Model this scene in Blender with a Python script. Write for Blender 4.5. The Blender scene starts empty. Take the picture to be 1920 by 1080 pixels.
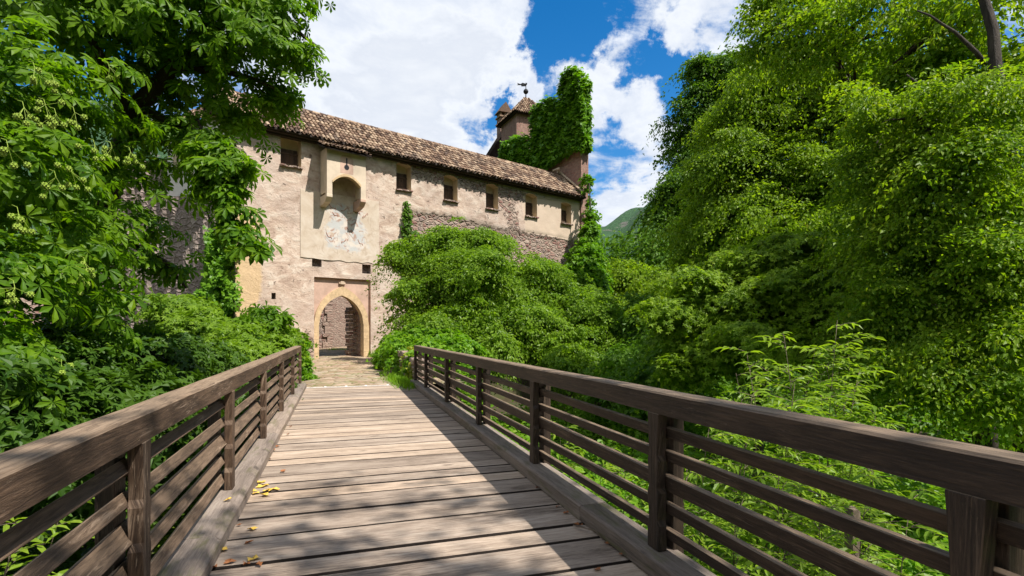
import bpy, math, random
import numpy as np
from mathutils import Vector, Matrix
R = math.radians
sc = bpy.context.scene
C = sc.collection
random.seed(7)
RNG = np.random.default_rng(7)

# ------------------------------------------------------------------ camera
F_PX, HOR, EYE = 1010.0, 612.0, 1.65
TH = math.atan((960 - 634) / F_PX)
cam_d = bpy.data.cameras.new("camera"); cam = bpy.data.objects.new("camera", cam_d); C.objects.link(cam)
cam.location = (0, 0, EYE); cam.rotation_euler = (R(90), 0, -TH)
cam_d.sensor_width = 36; cam_d.lens = 36 * F_PX / 1920; cam_d.shift_y = (HOR - 540) / 1920
cam_d.clip_start = 0.05; cam_d.clip_end = 8000
sc.camera = cam
sc.view_settings.view_transform = 'Standard'; sc.view_settings.look = 'None'
sc.view_settings.exposure = 0.72; sc.view_settings.gamma = 1
sc.render.film_transparent = False
cy = sc.cycles
cy.max_bounces = 6; cy.diffuse_bounces = 3; cy.glossy_bounces = 2; cy.transmission_bounces = 3
cy.transparent_max_bounces = 6; cy.caustics_reflective = False; cy.caustics_refractive = False
cy.sample_clamp_indirect = 4; cy.use_denoising = True
# ------------------------------------------------------------------ sun and sky
LD = Vector((-0.86, 0.95, -1.95)).normalized()          # direction the light travels
sun_d = bpy.data.lights.new("sun", 'SUN'); sun = bpy.data.objects.new("sun", sun_d); C.objects.link(sun)
sun_d.energy = 4.6; sun_d.angle = R(0.55); sun_d.color = (1.0, 0.955, 0.89)
sun.rotation_euler = LD.to_track_quat('-Z', 'Y').to_euler(); sun.location = (20, -20, 40)
FW = Vector((math.sin(TH), math.cos(TH), 0)); RT = Vector((math.cos(TH), -math.sin(TH), 0)); UP = Vector((0, 0, 1))
def ray(px, py): return FW + RT * ((px - 960) / F_PX) + UP * ((HOR - py) / F_PX)
def P(px, py, d): return Vector((0, 0, EYE)) + ray(px, py) * d
def onz(px, py, z):
    d = (EYE - z) * F_PX / (py - HOR); return P(px, py, d)

class N:
    "small helper round a node tree"
    def __init__(s, nt): s.t = nt; s.n = nt.nodes; s.l = nt.links
    def new(s, typ, **k):
        n = s.n.new(typ)
        for a, b in k.items(): setattr(n, a, b)
        return n
    def put(s, sock, v):
        if hasattr(v, 'is_linked') or isinstance(v, bpy.types.NodeSocket): s.l.new(v, sock)
        elif isinstance(v, (tuple, list)) and len(v) == 3 and sock.type == 'RGBA': sock.default_value = (*v, 1)
        else: sock.default_value = v
    def noise(s, vec, scale, detail=4, rough=.55, dist=0., out=0):
        n = s.new('ShaderNodeTexNoise'); s.put(n.inputs['Scale'], scale); n.inputs['Detail'].default_value = detail
        n.inputs['Roughness'].default_value = rough; n.inputs['Distortion'].default_value = dist
        if vec is not None: s.l.new(vec, n.inputs['Vector'])
        return n.outputs[out]
    def vor(s, vec, scale, feature='F1', out='Distance', rnd=1.):
        n = s.new('ShaderNodeTexVoronoi', feature=feature); n.inputs['Scale'].default_value = scale
        n.inputs['Randomness'].default_value = rnd
        s.l.new(vec, n.inputs['Vector']); return n.outputs[out]
    def math(s, op, a, b=0., clamp=False):
        n = s.new('ShaderNodeMath', operation=op); n.use_clamp = clamp
        s.put(n.inputs[0], a); s.put(n.inputs[1], b); return n.outputs[0]
    def vmath(s, op, a, b=None, out=0, scale=None):
        n = s.new('ShaderNodeVectorMath', operation=op); s.put(n.inputs[0], a)
        if b is not None: s.put(n.inputs[1], b)
        if scale is not None: s.put(n.inputs['Scale'], scale)
        return n.outputs[out]
    def ramp(s, fac, stops):
        n = s.new('ShaderNodeValToRGB'); s.put(n.inputs[0], fac)
        e = n.color_ramp.elements
        while len(e) < len(stops): e.new(.5)
        for el, (p, c) in zip(e, stops):
            el.position = p; el.color = (*c, 1) if isinstance(c, tuple) else (c, c, c, 1)
        return n.outputs[0]
    def mix(s, fac, a, b, mode='MIX'):
        n = s.new('ShaderNodeMix', data_type='RGBA', blend_type=mode)
        s.put(n.inputs['Factor'], fac); s.put(n.inputs[6], a); s.put(n.inputs[7], b); return n.outputs[2]
    def mr(s, v, a, b, c=0., d=1., smooth=False):
        n = s.new('ShaderNodeMapRange'); s.put(n.inputs[0], v)
        if smooth: n.interpolation_type = 'SMOOTHSTEP'
        for i, x in enumerate((a, b, c, d)): n.inputs[i + 1].default_value = x
        return n.outputs[0]
    def mapping(s, vec, scale=(1, 1, 1), loc=(0, 0, 0), rot=(0, 0, 0)):
        n = s.new('ShaderNodeMapping'); s.l.new(vec, n.inputs[0]); n.inputs['Scale'].default_value = scale
        n.inputs['Location'].default_value = loc; n.inputs['Rotation'].default_value = rot; return n.outputs[0]
    def attr(s, name, out='Fac'):
        n = s.new('ShaderNodeAttribute', attribute_name=name); return n.outputs[out]
    def bump(s, h, strength=.5, dist=.02, normal=None):
        n = s.new('ShaderNodeBump'); s.put(n.inputs['Height'], h); n.inputs['Strength'].default_value = strength
        n.inputs['Distance'].default_value = dist
        if normal is not None: s.l.new(normal, n.inputs['Normal'])
        return n.outputs[0]
    def obj(s): return s.new('ShaderNodeTexCoord').outputs['Object']
    def uv(s): return s.new('ShaderNodeTexCoord').outputs['UV']
    def island(s): return s.new('ShaderNodeNewGeometry').outputs['Random Per Island']
def mat(name):
    m = bpy.data.materials.new(name); m.use_nodes = True; k = N(m.node_tree); k.n.clear()
    out = k.new('ShaderNodeOutputMaterial'); b = k.new('ShaderNodeBsdfPrincipled'); k.l.new(b.outputs[0], out.inputs[0])
    b.inputs['Specular IOR Level'].default_value = .3; b.inputs['Roughness'].default_value = .85
    k.out = out; k.b = b; return m, k

# ------------------------------------------------------------------ world
w = bpy.data.worlds.new("World"); sc.world = w; w.use_nodes = True
k = N(w.node_tree); k.n.clear()
wo = k.new('ShaderNodeOutputWorld'); bg = k.new('ShaderNodeBackground'); k.l.new(bg.outputs[0], wo.inputs[0])
bg.inputs[1].default_value = 0.12
sky = k.new('ShaderNodeTexSky', sky_type='NISHITA'); sky.sun_disc = False
sky.sun_elevation = math.asin(-LD.z); sky.sun_rotation = math.atan2(-LD.x, -LD.y)
sky.altitude = 400; sky.air_density = 1.0; sky.dust_density = .35; sky.ozone_density = 2.5
hs = k.new('ShaderNodeHueSaturation'); hs.inputs['Saturation'].default_value = 1.42; hs.inputs['Value'].default_value = .86
k.l.new(sky.outputs[0], hs.inputs['Color'])
dirn = k.new('ShaderNodeTexCoord').outputs['Generated']
sep = k.new('ShaderNodeSeparateXYZ'); k.l.new(dirn, sep.inputs[0])
den = k.math('ADD', sep.outputs[2], .32)
pl = k.vmath('DIVIDE', dirn, None); k.l.new(den, k.n[-1].inputs[1])
warp = k.noise(dirn, 3.0, 3, .5, out=1)
v2 = k.vmath('ADD', k.mapping(pl, (1.0, 1.35, .3), rot=(0, 0, R(35))), k.vmath('SCALE', warp, scale=.35))
n1 = k.noise(v2, 3.4, 9, .62, .25)
n2 = k.noise(v2, 9.0, 6, .6, .2)
field = k.math('ADD', k.math('MULTIPLY', n1, .7), k.math('MULTIPLY', n2, .32))
dirw = k.vmath('ADD', dirn, k.vmath('SCALE', k.vmath('SUBTRACT', k.noise(dirn, 13., 6, .65, out=1), (.5, .5, .5)), scale=.16))
blobs = [(720, 60, 250, .20), (780, 190, 160, .2), (640, 200, 150, .12), (910, 40, 80, .12), (950, 130, 55, .10), (1150, 150, 80, .14), (1090, 190, 60, .08),
         (1240, 260, 70, .13), (1190, 390, 80, .2), (1140, 300, 30, .05), (1330, 30, 90, .12), (1290, 60, 40, .06), (1130, 60, 40, .05), (860, 280, 70, .12),
         (1110, 460, 60, .08), (1180, 110, 120, .05), (1340, 60, 100, .06), (1200, 300, 100, .05), (1010, 110, 60, .05), (960, 260, 50, .08),
         (895, 215, 60, -.26), (945, 200, 34, -.2), (985, 165, 28, .1), (1030, 60, 75, -.24), (1120, 20, 60, -.10), (850, 8, 40, -.12), (1210, 110, 45, -.14), (1270, 130, 60, -.2),
         (1140, 250, 40, -.16), (1160, 335, 40, -.14), (1290, 190, 50, -.12), (1020, 150, 40, -.10), (1230, 340, 40, -.06)]
for (bx, by, br, a) in blobs:
    d = ray(bx, by).normalized()
    dist = k.vmath('DISTANCE', dirw, tuple(d), out='Value')
    field = k.math('ADD', field, k.mr(dist, br * .25 / F_PX, br * 1.45 / F_PX, a, 0, True))
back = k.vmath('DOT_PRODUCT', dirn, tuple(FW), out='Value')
field = k.math('ADD', field, k.mr(back, .35, -.2, 0, .16, True))  # extra cloud cover added behind the camera to raise the fill light
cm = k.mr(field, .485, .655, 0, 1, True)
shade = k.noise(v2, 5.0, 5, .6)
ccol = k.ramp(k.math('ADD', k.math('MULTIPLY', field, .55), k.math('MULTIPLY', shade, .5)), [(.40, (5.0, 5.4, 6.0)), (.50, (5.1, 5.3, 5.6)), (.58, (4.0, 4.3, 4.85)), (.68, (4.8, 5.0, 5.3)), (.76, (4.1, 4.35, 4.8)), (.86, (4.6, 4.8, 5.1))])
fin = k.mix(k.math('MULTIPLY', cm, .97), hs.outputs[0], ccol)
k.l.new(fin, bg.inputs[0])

# ------------------------------------------------------------------ mesh helpers
def tag(o, label=None, cat=None, group=None, kind=None):
    if label: o['label'] = label
    if cat: o['category'] = cat
    if group: o['group'] = group
    if kind: o['kind'] = kind
    return o
def empty(name, loc=(0, 0, 0), rz=0, **kw):
    o = bpy.data.objects.new(name, None); C.objects.link(o); o.location = loc; o.rotation_euler = (0, 0, rz)
    o.empty_display_size = .2
    return tag(o, **kw)
def link(name, me, m, parent=None, **kw):
    o = bpy.data.objects.new(name, me); C.objects.link(o)
    if m is not None:
        for mm in (m if isinstance(m, (list, tuple)) else [m]): me.materials.append(mm)
    if parent is not None:
        o.parent = parent
        o.matrix_parent_inverse = Matrix.LocRotScale(parent.location, parent.rotation_euler, None).inverted() if parent.parent is None else parent_world(parent).inverted()
    return tag(o, **kw)
def parent_world(o):
    m = Matrix.LocRotScale(o.location, o.rotation_euler, None)
    if o.parent is not None: m = parent_world(o.parent) @ o.matrix_parent_inverse @ m
    return m
def np_mesh(name, V, loops, starts, totals, uv=None, attrs=None, smooth=False):
    me = bpy.data.meshes.new(name); V = np.asarray(V, np.float32)
    me.vertices.add(len(V)); me.vertices.foreach_set('co', V.ravel())
    me.loops.add(len(loops)); me.loops.foreach_set('vertex_index', np.asarray(loops, np.int32))
    me.polygons.add(len(starts)); me.polygons.foreach_set('loop_start', np.asarray(starts, np.int32))
    me.polygons.foreach_set('loop_total', np.asarray(totals, np.int32))
    me.polygons.foreach_set('use_smooth', np.full(len(starts), bool(smooth)))
    if uv is not None:
        l = me.uv_layers.new(name='UVMap'); l.data.foreach_set('uv', np.asarray(uv, np.float32).ravel())
    for an, av in (attrs or {}).items():
        a = me.attributes.new(an, 'FLOAT', 'POINT'); a.data.foreach_set('value', np.asarray(av, np.float32))
    me.update(); return me
class MB:
    "collects shapes with per-corner UVs in metres"
    def __init__(s): s.v = []; s.f = []; s.uv = []; s.mi = []
    def face(s, pts, uvs, mi=0):
        i = len(s.v); s.v += [tuple(p) for p in pts]; s.f.append(list(range(i, i + len(pts)))); s.uv += uvs; s.mi.append(mi)
    def box(s, c, size, M=None, ax=None, taper=None, mi=0):
        "box centred on c, size along local axes, M a 3x3 rotation; shares vertices so bevels work"
        c = Vector(c); hx, hy, hz = [q / 2 for q in size]; i = len(s.v)
        for z in (-1, 1):
            for y in (-1, 1):
                for x in (-1, 1):
                    p = Vector((x * hx, y * hy, z * hz))
                    if taper and z > 0: p.x *= taper; p.y *= taper
                    if M is not None: p = M @ p
                    s.v.append(tuple(c + p))
        if ax is None: ax = max(range(3), key=lambda q: size[q])
        o1, o2 = random.uniform(0, 50), random.uniform(0, 50)
        loc = [(x * hx, y * hy, z * hz) for z in (-1, 1) for y in (-1, 1) for x in (-1, 1)]
        oth = [q for q in range(3) if q != ax]
        for n_, fc in enumerate(([0, 2, 3, 1], [4, 5, 7, 6], [0, 1, 5, 4], [2, 6, 7, 3], [0, 4, 6, 2], [1, 3, 7, 5])):
            s.f.append([i + q for q in fc]); s.mi.append(mi)
            fa = [2, 2, 1, 1, 0, 0][n_]
            for q in fc:
                if fa == ax: s.uv.append((loc[q][oth[0]] * .2 + o1, loc[q][oth[1]] + o2 + n_))
                else:
                    b = [t for t in oth if t != fa][0]
                    s.uv.append((loc[q][ax] + o1, loc[q][b] + o2 + n_ * .37))
    def tube(s, pts, rad, seg=7, cap=True, wob=0.):
        pts = [Vector(p) for p in pts]; i = len(s.v); n = len(pts); L = 0; Ls = []
        a = Vector((0.3, 0.9, 0.2)).normalized()
        for j, p in enumerate(pts):
            t = (pts[min(j + 1, n - 1)] - pts[max(j - 1, 0)]).normalized()
            u = t.cross(a)
            if u.length < .1: u = t.cross(Vector((1, 0, 0)))
            u.normalize(); v = t.cross(u)
            if j: L += (p - pts[j - 1]).length
            Ls.append(L)
            r = rad[j] if hasattr(rad, '__len__') else rad
            for q in range(seg):
                an = 2 * math.pi * q / seg; rr = r * (1 + random.uniform(-wob, wob))
                s.v.append(tuple(p + u * (rr * math.cos(an)) + v * (rr * math.sin(an))))
        for j in range(n - 1):
            for q in range(seg):
                q2 = (q + 1) % seg
                s.f.append([i + j * seg + q, i + j * seg + q2, i + (j + 1) * seg + q2, i + (j + 1) * seg + q]); s.mi.append(0)
                s.uv += [(Ls[j], q / seg), (Ls[j], (q + 1) / seg), (Ls[j + 1], (q + 1) / seg), (Ls[j + 1], q / seg)]
        if cap:
            for j in (0, n - 1):
                s.f.append([i + j * seg + q for q in (range(seg) if j else reversed(range(seg)))]); s.mi.append(0)
                s.uv += [(0, 0)] * seg
    def prism(s, poly, a, b, org, ux, uy, uz, mi=0):
        "polygon (x,y) extruded from a to b along uz"
        org, ux, uy, uz = Vector(org), Vector(ux), Vector(uy), Vector(uz); i = len(s.v); n = len(poly)
        for h in (a, b):
            for (x, y) in poly: s.v.append(tuple(org + ux * x + uy * y + uz * h))
        s.f.append([i + q for q in reversed(range(n))]); s.uv += [poly[q] for q in reversed(range(n))]; s.mi.append(mi)
        s.f.append([i + n + q for q in range(n)]); s.uv += [poly[q] for q in range(n)]; s.mi.append(mi)
        for q in range(n):
            q2 = (q + 1) % n; s.f.append([i + q, i + q2, i + n + q2, i + n + q]); s.mi.append(mi)
            hz = abs(poly[q][0] - poly[q2][0]) > abs(poly[q][1] - poly[q2][1])
            g = (lambda pp, h: (pp[0], h + .3)) if hz else (lambda pp, h: (h + .3, pp[1]))
            s.uv += [g(poly[q], a), g(poly[q2], a), g(poly[q2], b), g(poly[q], b)]
    def mesh(s, name, smooth=False):
        tot = [len(f) for f in s.f]; st = np.concatenate([[0], np.cumsum(tot)[:-1]]) if tot else []
        me = np_mesh(name, s.v, [q for f in s.f for q in f], st, tot, s.uv, smooth=smooth)
        if any(s.mi): me.polygons.foreach_set('material_index', s.mi)
        return me
    def build(s, name, m, parent=None, bevel=0, smooth=False, **kw):
        o = link(name, s.mesh(name, smooth), m, parent, **kw)
        if bevel:
            b = o.modifiers.new('bevel', 'BEVEL'); b.width = bevel; b.segments = 2; b.limit_method = 'ANGLE'
        return o
def unit(a): return a / np.maximum(np.linalg.norm(a, axis=-1, keepdims=True), 1e-9)
# leaf shapes: x = length 0..1, y = width, z = normal
T_DIAMOND = (np.array([(0, 0, 0), (.45, .30, .09), (1, 0, -.12), (.45, -.30, .09)]), [(0, 2, 1), (0, 3, 2)])
T_BROAD = (np.array([(0, 0, 0), (.3, .36, .07), (.72, .28, .03), (1, 0, -.15), (.72, -.28, .03), (.3, -.36, .07)]), [(0, 3, 2, 1), (0, 5, 4, 3)])
T_IVY = (np.array([(0, 0, 0), (-.1, .42, .04), (.42, .5, .05), (.5, .2, .02), (1, 0, -.12), (.5, -.2, .02), (.42, -.5, .05), (-.1, -.42, .04)]), [(0, 3, 2, 1), (0, 4, 3), (0, 5, 4), (0, 7, 6, 5)])
T_LANCE = (np.array([(0, 0, 0), (.28, .13, .05), (.28, 0, .0), (.28, -.13, .05), (.65, .12, .0), (.65, 0, -.06), (.65, -.12, .0), (1, 0, -.24)]),
           [(0, 2, 1), (0, 3, 2), (1, 2, 5, 4), (2, 3, 6, 5), (4, 5, 7), (5, 6, 7)])
def palmate(nl=7, spread=125, cup=.12):
    V, Fc = [], []
    for j in range(nl):
        a = R(-spread + 2 * spread * j / (nl - 1)); ln = 1.0 - .42 * abs(2 * j / (nl - 1) - 1) ** 1.3
        base = len(V); ca, sa = math.cos(a), math.sin(a)
        for (x, y, z) in [(.04, 0, 0), (.38, .075, .02), (.38, 0, -.02), (.38, -.075, .02), (.74, .165, -.03), (.74, 0, -.10), (.74, -.165, -.03), (1, 0, -.24)]:
            x *= ln; y *= (.75 + .25 * ln); V.append((x * ca - y * sa, x * sa + y * ca, z * ln - cup * x * .4))
        Fc += [tuple(base + q for q in f) for f in [(0, 2, 1), (0, 3, 2), (1, 2, 5, 4), (2, 3, 6, 5), (4, 5, 7), (5, 6, 7)]]
    return (np.array(V), Fc)
T_PALM = palmate(7)
T_PALM5 = palmate(5, 95)
def maple():
    pts = [(0, 0, 0)]
    for j in range(5):
        a = R(-110 + 55 * j); l = [.6, .85, 1, .85, .6][j]
        pts.append((l * math.cos(a), l * math.sin(a), -.12))
        if j < 4: a2 = a + R(27); pts.append((.45 * math.cos(a2), .45 * math.sin(a2), .03))
    return (np.array(pts), [(0, i, i + 1) for i in range(1, 9)])
T_MAPLE = maple()
def leaf_mesh(name, pts, nrm, tdir, size, tpl):
    V, Fc = tpl; n = len(pts); nrm = unit(nrm); t = tdir - nrm * np.sum(tdir * nrm, axis=1, keepdims=True); t = unit(t); b = np.cross(nrm, t)
    wv = RNG.uniform(.8, 1.2, n)
    X = pts[:, None, :] + size[:, None, None] * (V[None, :, 0, None] * t[:, None, :] + (V[None, :, 1, None] * wv[:, None, None]) * b[:, None, :] + V[None, :, 2, None] * nrm[:, None, :])
    k_ = len(V); lt = np.array([q for f in Fc for q in f]); tt = np.array([len(f) for f in Fc]); ss = np.concatenate([[0], np.cumsum(tt)[:-1]])
    loops = (np.arange(n)[:, None] * k_ + lt[None]).ravel(); starts = (np.arange(n)[:, None] * len(lt) + ss[None]).ravel(); tot = np.tile(tt, n)
    return np_mesh(name, X.reshape(-1, 3), loops, starts, tot)
def split_lobes(lobes, sub, g):
    "every lobe becomes a darker heart plus smaller bumps on its shell"
    out = []
    for c, r in lobes:
        r = np.array(r if hasattr(r, '__len__') else (r,) * 3, float); c = np.array(tuple(c)); out.append((c, r * .66))
        for i in range(sub):
            d = unit(g.normal(size=3)); d[2] = d[2] if d[2] > -.45 else -d[2]; f = g.uniform(.20, .55)
            out.append((c + d * r * g.uniform(.55, 1.0), r * f * g.uniform(.7, 1.25, 3)))
    return out
def lobe_leaves(lobes, spacing, rc, per, size, seed, flat=.5, up=.7, outw=.6, rnd=.55, inner=.35, droop=.5, jit=.35, rough=.2, sub=0, void=0, vf=.3, shoot=.22):
    """lobes: (centre, (rx,ry,rz)).  Clumps of leaves scattered on the lobes' shells; returns points, normals, directions, sizes."""
    g = np.random.default_rng(seed); Cn = []; On = []
    if sub: lobes = split_lobes(lobes, sub, g)
    LC = np.array([tuple(l[0]) for l in lobes]); LR = np.array([l[1] if hasattr(l[1], '__len__') else (l[1],) * 3 for l in lobes], float)
    for c, r in zip(LC, LR):
        area = 4 * math.pi * ((r[0] * r[1]) ** 1.6 / 3 + (r[0] * r[2]) ** 1.6 / 3 + (r[1] * r[2]) ** 1.6 / 3) ** (1 / 1.6)
        n = max(6, int(area / spacing ** 2)); ni = int(n * inner)
        d = unit(g.normal(size=(n + ni, 3))); d[:, 2] = np.where((d[:, 2] < -.35) & (g.random(n + ni) < .5), -d[:, 2], d[:, 2])
        rad = np.concatenate([g.normal(1 - rough / 2, rough / 1.6, n).clip(.6, 1.3), g.uniform(.45, .85, ni)])
        # lumpy surface so the outline is uneven
        ph = g.uniform(0, 6.28, 6); lump = 1 + .13 * np.sin(d[:, 0] * 5 + ph[0]) * np.sin(d[:, 1] * 5 + ph[1]) + .10 * np.sin(d[:, 2] * 8 + ph[2] + d[:, 0] * 4)
        Cn.append(c + d * r * (rad * lump)[:, None]); On.append(d)
    Cn = np.concatenate(Cn); On = np.concatenate(On)
    # drop clumps deep inside another lobe
    q = np.min(np.linalg.norm((Cn[:, None] - LC[None]) / LR[None], axis=2), axis=1) if len(Cn) * len(LC) < 4e7 else np.ones(len(Cn))
    keep = (q > .55) | (g.random(len(Cn)) < .25); Cn, On = Cn[keep], On[keep]
    if void:
        ph = g.uniform(0, 6.28, 8); w_ = 6.28 / void; X, Y, Z = Cn[:, 0] * w_, Cn[:, 1] * w_, Cn[:, 2] * w_ * 1.5
        v = np.sin(X + ph[0]) * np.sin(Y * 1.1 + ph[1]) + np.sin(Z * 1.2 + ph[2] + X * .4) * np.sin(Y * .7 - X * .6 + ph[3]) + .6 * np.sin(X * 2.1 + Z * 1.7 + ph[4]) * np.sin(Y * 2.3 + ph[5])
        kp = v > np.quantile(v, vf); Cn, On = Cn[kp], On[kp]
    n = len(Cn); cs = g.uniform(.6, 1.35, n)
    # each clump: oblate spray whose axis tilts outward
    ax = unit(On * .40 + np.array([0, 0, .9]) + g.normal(size=(n, 3)) * .25)
    m = n * per; idx = np.repeat(np.arange(n), per)
    off = g.normal(size=(m, 3)) * (rc * cs[idx])[:, None] * .45
    spray = unit(On * .9 + g.normal(size=(n, 3)) * .6 + np.array([0, 0, .15])); out_ = np.where(g.random(n) < shoot, g.exponential(.5 + shoot, n), 0)
    off += spray[idx] * (g.uniform(-.8, 1.5, m) * rc * cs[idx])[:, None] + On[idx] * (out_[idx] * rc)[:, None]
    al = np.sum(off * ax[idx], axis=1, keepdims=True); off = off - ax[idx] * al * (1 - flat)
    # sprays sag away from their middle
    rr = np.linalg.norm(off, axis=1); off[:, 2] -= droop * rr ** 2 / rc * .35
    pts = Cn[idx] + off
    nr = unit(ax[idx] * up + On[idx] * outw + unit(off) * .25 + g.normal(size=(m, 3)) * rnd)
    td = unit(unit(off) * .7 + On[idx] * .5 + np.array([0, 0, -.6 * droop]) + g.normal(size=(m, 3)) * .45)
    sz = size * g.uniform(1 - jit, 1 + jit, m)
    return pts, nr, td, sz
def crown(name, lobes, m, parent, tpl, spacing, rc, per, size, seed, label=None, cut=None, **kw):
    p, n, t, s = lobe_leaves(lobes, spacing, rc, per, size, seed, **kw)
    if cut is not None:
        q = cut(p); p, n, t, s = p[q], n[q], t[q], s[q]
    return link(name, leaf_mesh(name, p, n, t, s, tpl), m, parent, label=label)
def bend(a, b, n, amp, sag=0.):
    a, b = Vector(a), Vector(b); L = (b - a).length; out = []
    o1 = Vector((random.uniform(-1, 1), random.uniform(-1, 1), random.uniform(-.5, .5))) * amp * L
    for i in range(n + 1):
        t = i / n; p = a.lerp(b, t) + o1 * math.sin(math.pi * t) + Vector((0, 0, sag * L * math.sin(math.pi * t)))
        if 0 < i < n: p += Vector((random.uniform(-1, 1), random.uniform(-1, 1), random.uniform(-1, 1))) * amp * .22 * L
        out.append(p)
    return out
def limbs(mb, base, top, lobes, r0, extra=2):
    "trunk from base to top, with a limb to every lobe and twigs beyond"
    tr = bend(base, top, 8, .04); mb.tube(tr, [r0 * (1.25 if i == 0 else 1 - .09 * i) for i in range(9)], 9, wob=.08)
    for (c, r) in lobes:
        r = r if hasattr(r, '__len__') else (r,) * 3
        c = Vector(c); j = min(range(3, 9), key=lambda q: abs(tr[q].z - (c.z - r[2] * .6)))
        L = bend(tr[j], c, 6, .09, .05); rr = r0 * .42
        mb.tube(L, [rr * (1 - .13 * i) for i in range(7)], 6, wob=.06)
        for e in range(extra):
            d = Vector((random.gauss(0, 1), random.gauss(0, 1), random.gauss(.2, .7))).normalized()
            mb.tube(bend(L[random.choice((3, 4, 5))], c + Vector((d.x * r[0], d.y * r[1], d.z * r[2])) * .85, 4, .1), [rr * .35, rr * .27, rr * .2, rr * .13, rr * .06], 5)

# ------------------------------------------------------------------ materials
def leaf_mat(name, c1, c2, c3, yel=.0, trans=.38, rough=.42, bright_scale=.8):
    m, k = mat(name); isl = k.island(); o = k.obj()
    col = k.ramp(isl, [(0, c1), (.55, c2), (1, c3)])
    patch = k.noise(o, bright_scale, 3, .6)
    col = k.mix(k.mr(patch, .42, .62, 0, .75), col, k.mix(.6, c2, c3))
    if yel: col = k.mix(k.math('MULTIPLY', k.mr(k.math('ADD', isl, k.math('MULTIPLY', patch, .5)), 1.22 - yel, 1.3, 0, 1), .8), col, (.20, .22, .012))
    k.l.new(col, k.b.inputs['Base Color']); k.b.inputs['Roughness'].default_value = rough; k.b.inputs['Specular IOR Level'].default_value = .22
    tr = k.new('ShaderNodeBsdfTranslucent'); k.l.new(k.mix(1., col, (1.5, 1.55, .55), 'MULTIPLY'), tr.inputs[0])
    ms = k.new('ShaderNodeMixShader'); ms.inputs[0].default_value = trans
    k.l.new(k.b.outputs[0], ms.inputs[1]); k.l.new(tr.outputs[0], ms.inputs[2]); k.l.new(ms.outputs[0], k.out.inputs[0])
    return m
L_CHEST = leaf_mat('chestnut_leaf', (.045, .12, .006), (.09, .20, .008), (.18, .30, .010), .0, .52, .45)
L_BUSH = leaf_mat('bush_leaf', (0.0825, 0.1650, 0.0132), (0.1430, 0.2530, 0.0176), (0.2420, 0.3630, 0.0330), .0, .48, .42)
L_TREE = leaf_mat('tree_leaf', (0.1037, 0.1891, 0.0122), (0.1769, 0.2867, 0.0146), (0.2806, 0.4026, 0.0244), .04, .50, .48)
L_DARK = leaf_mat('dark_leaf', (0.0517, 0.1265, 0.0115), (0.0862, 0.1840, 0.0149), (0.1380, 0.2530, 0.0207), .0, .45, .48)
L_YEL = leaf_mat('yellowing_leaf', (0.0915, 0.1830, 0.0098), (0.1586, 0.2684, 0.0122), (0.2806, 0.3904, 0.0171), .14, .52, .48)
L_IVY = leaf_mat('ivy_leaf', (.075, .19, .010), (.12, .27, .013), (.19, .35, .018), .0, .45, .42, 1.5)
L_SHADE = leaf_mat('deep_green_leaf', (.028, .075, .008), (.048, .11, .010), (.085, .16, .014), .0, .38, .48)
L_SAP = leaf_mat('sapling_leaf', (0.1105, 0.2040, 0.0153), (0.1870, 0.2975, 0.0204), (0.2720, 0.3825, 0.0340), .0, .48, .4)
L_UND = leaf_mat('undergrowth_leaf', (.085, .20, .010), (.14, .29, .014), (.22, .38, .02), .03, .46, .45, 1.2)

def bark(name, c1, c2):
    m, k = mat(name); o = k.obj(); v = k.mapping(o, (1, 1, .3)); n = k.noise(v, 11, 8, .72, .6)
    k.l.new(k.ramp(n, [(.3, c1), (.7, c2)]), k.b.inputs['Base Color']); k.l.new(k.bump(n, 1., .06), k.b.inputs['Normal']); return m
M_BARK = bark('bark', (.02, .015, .011), (.085, .065, .048))
M_BARKL = bark('pale_bark', (.10, .075, .05), (.28, .21, .15))

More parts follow.
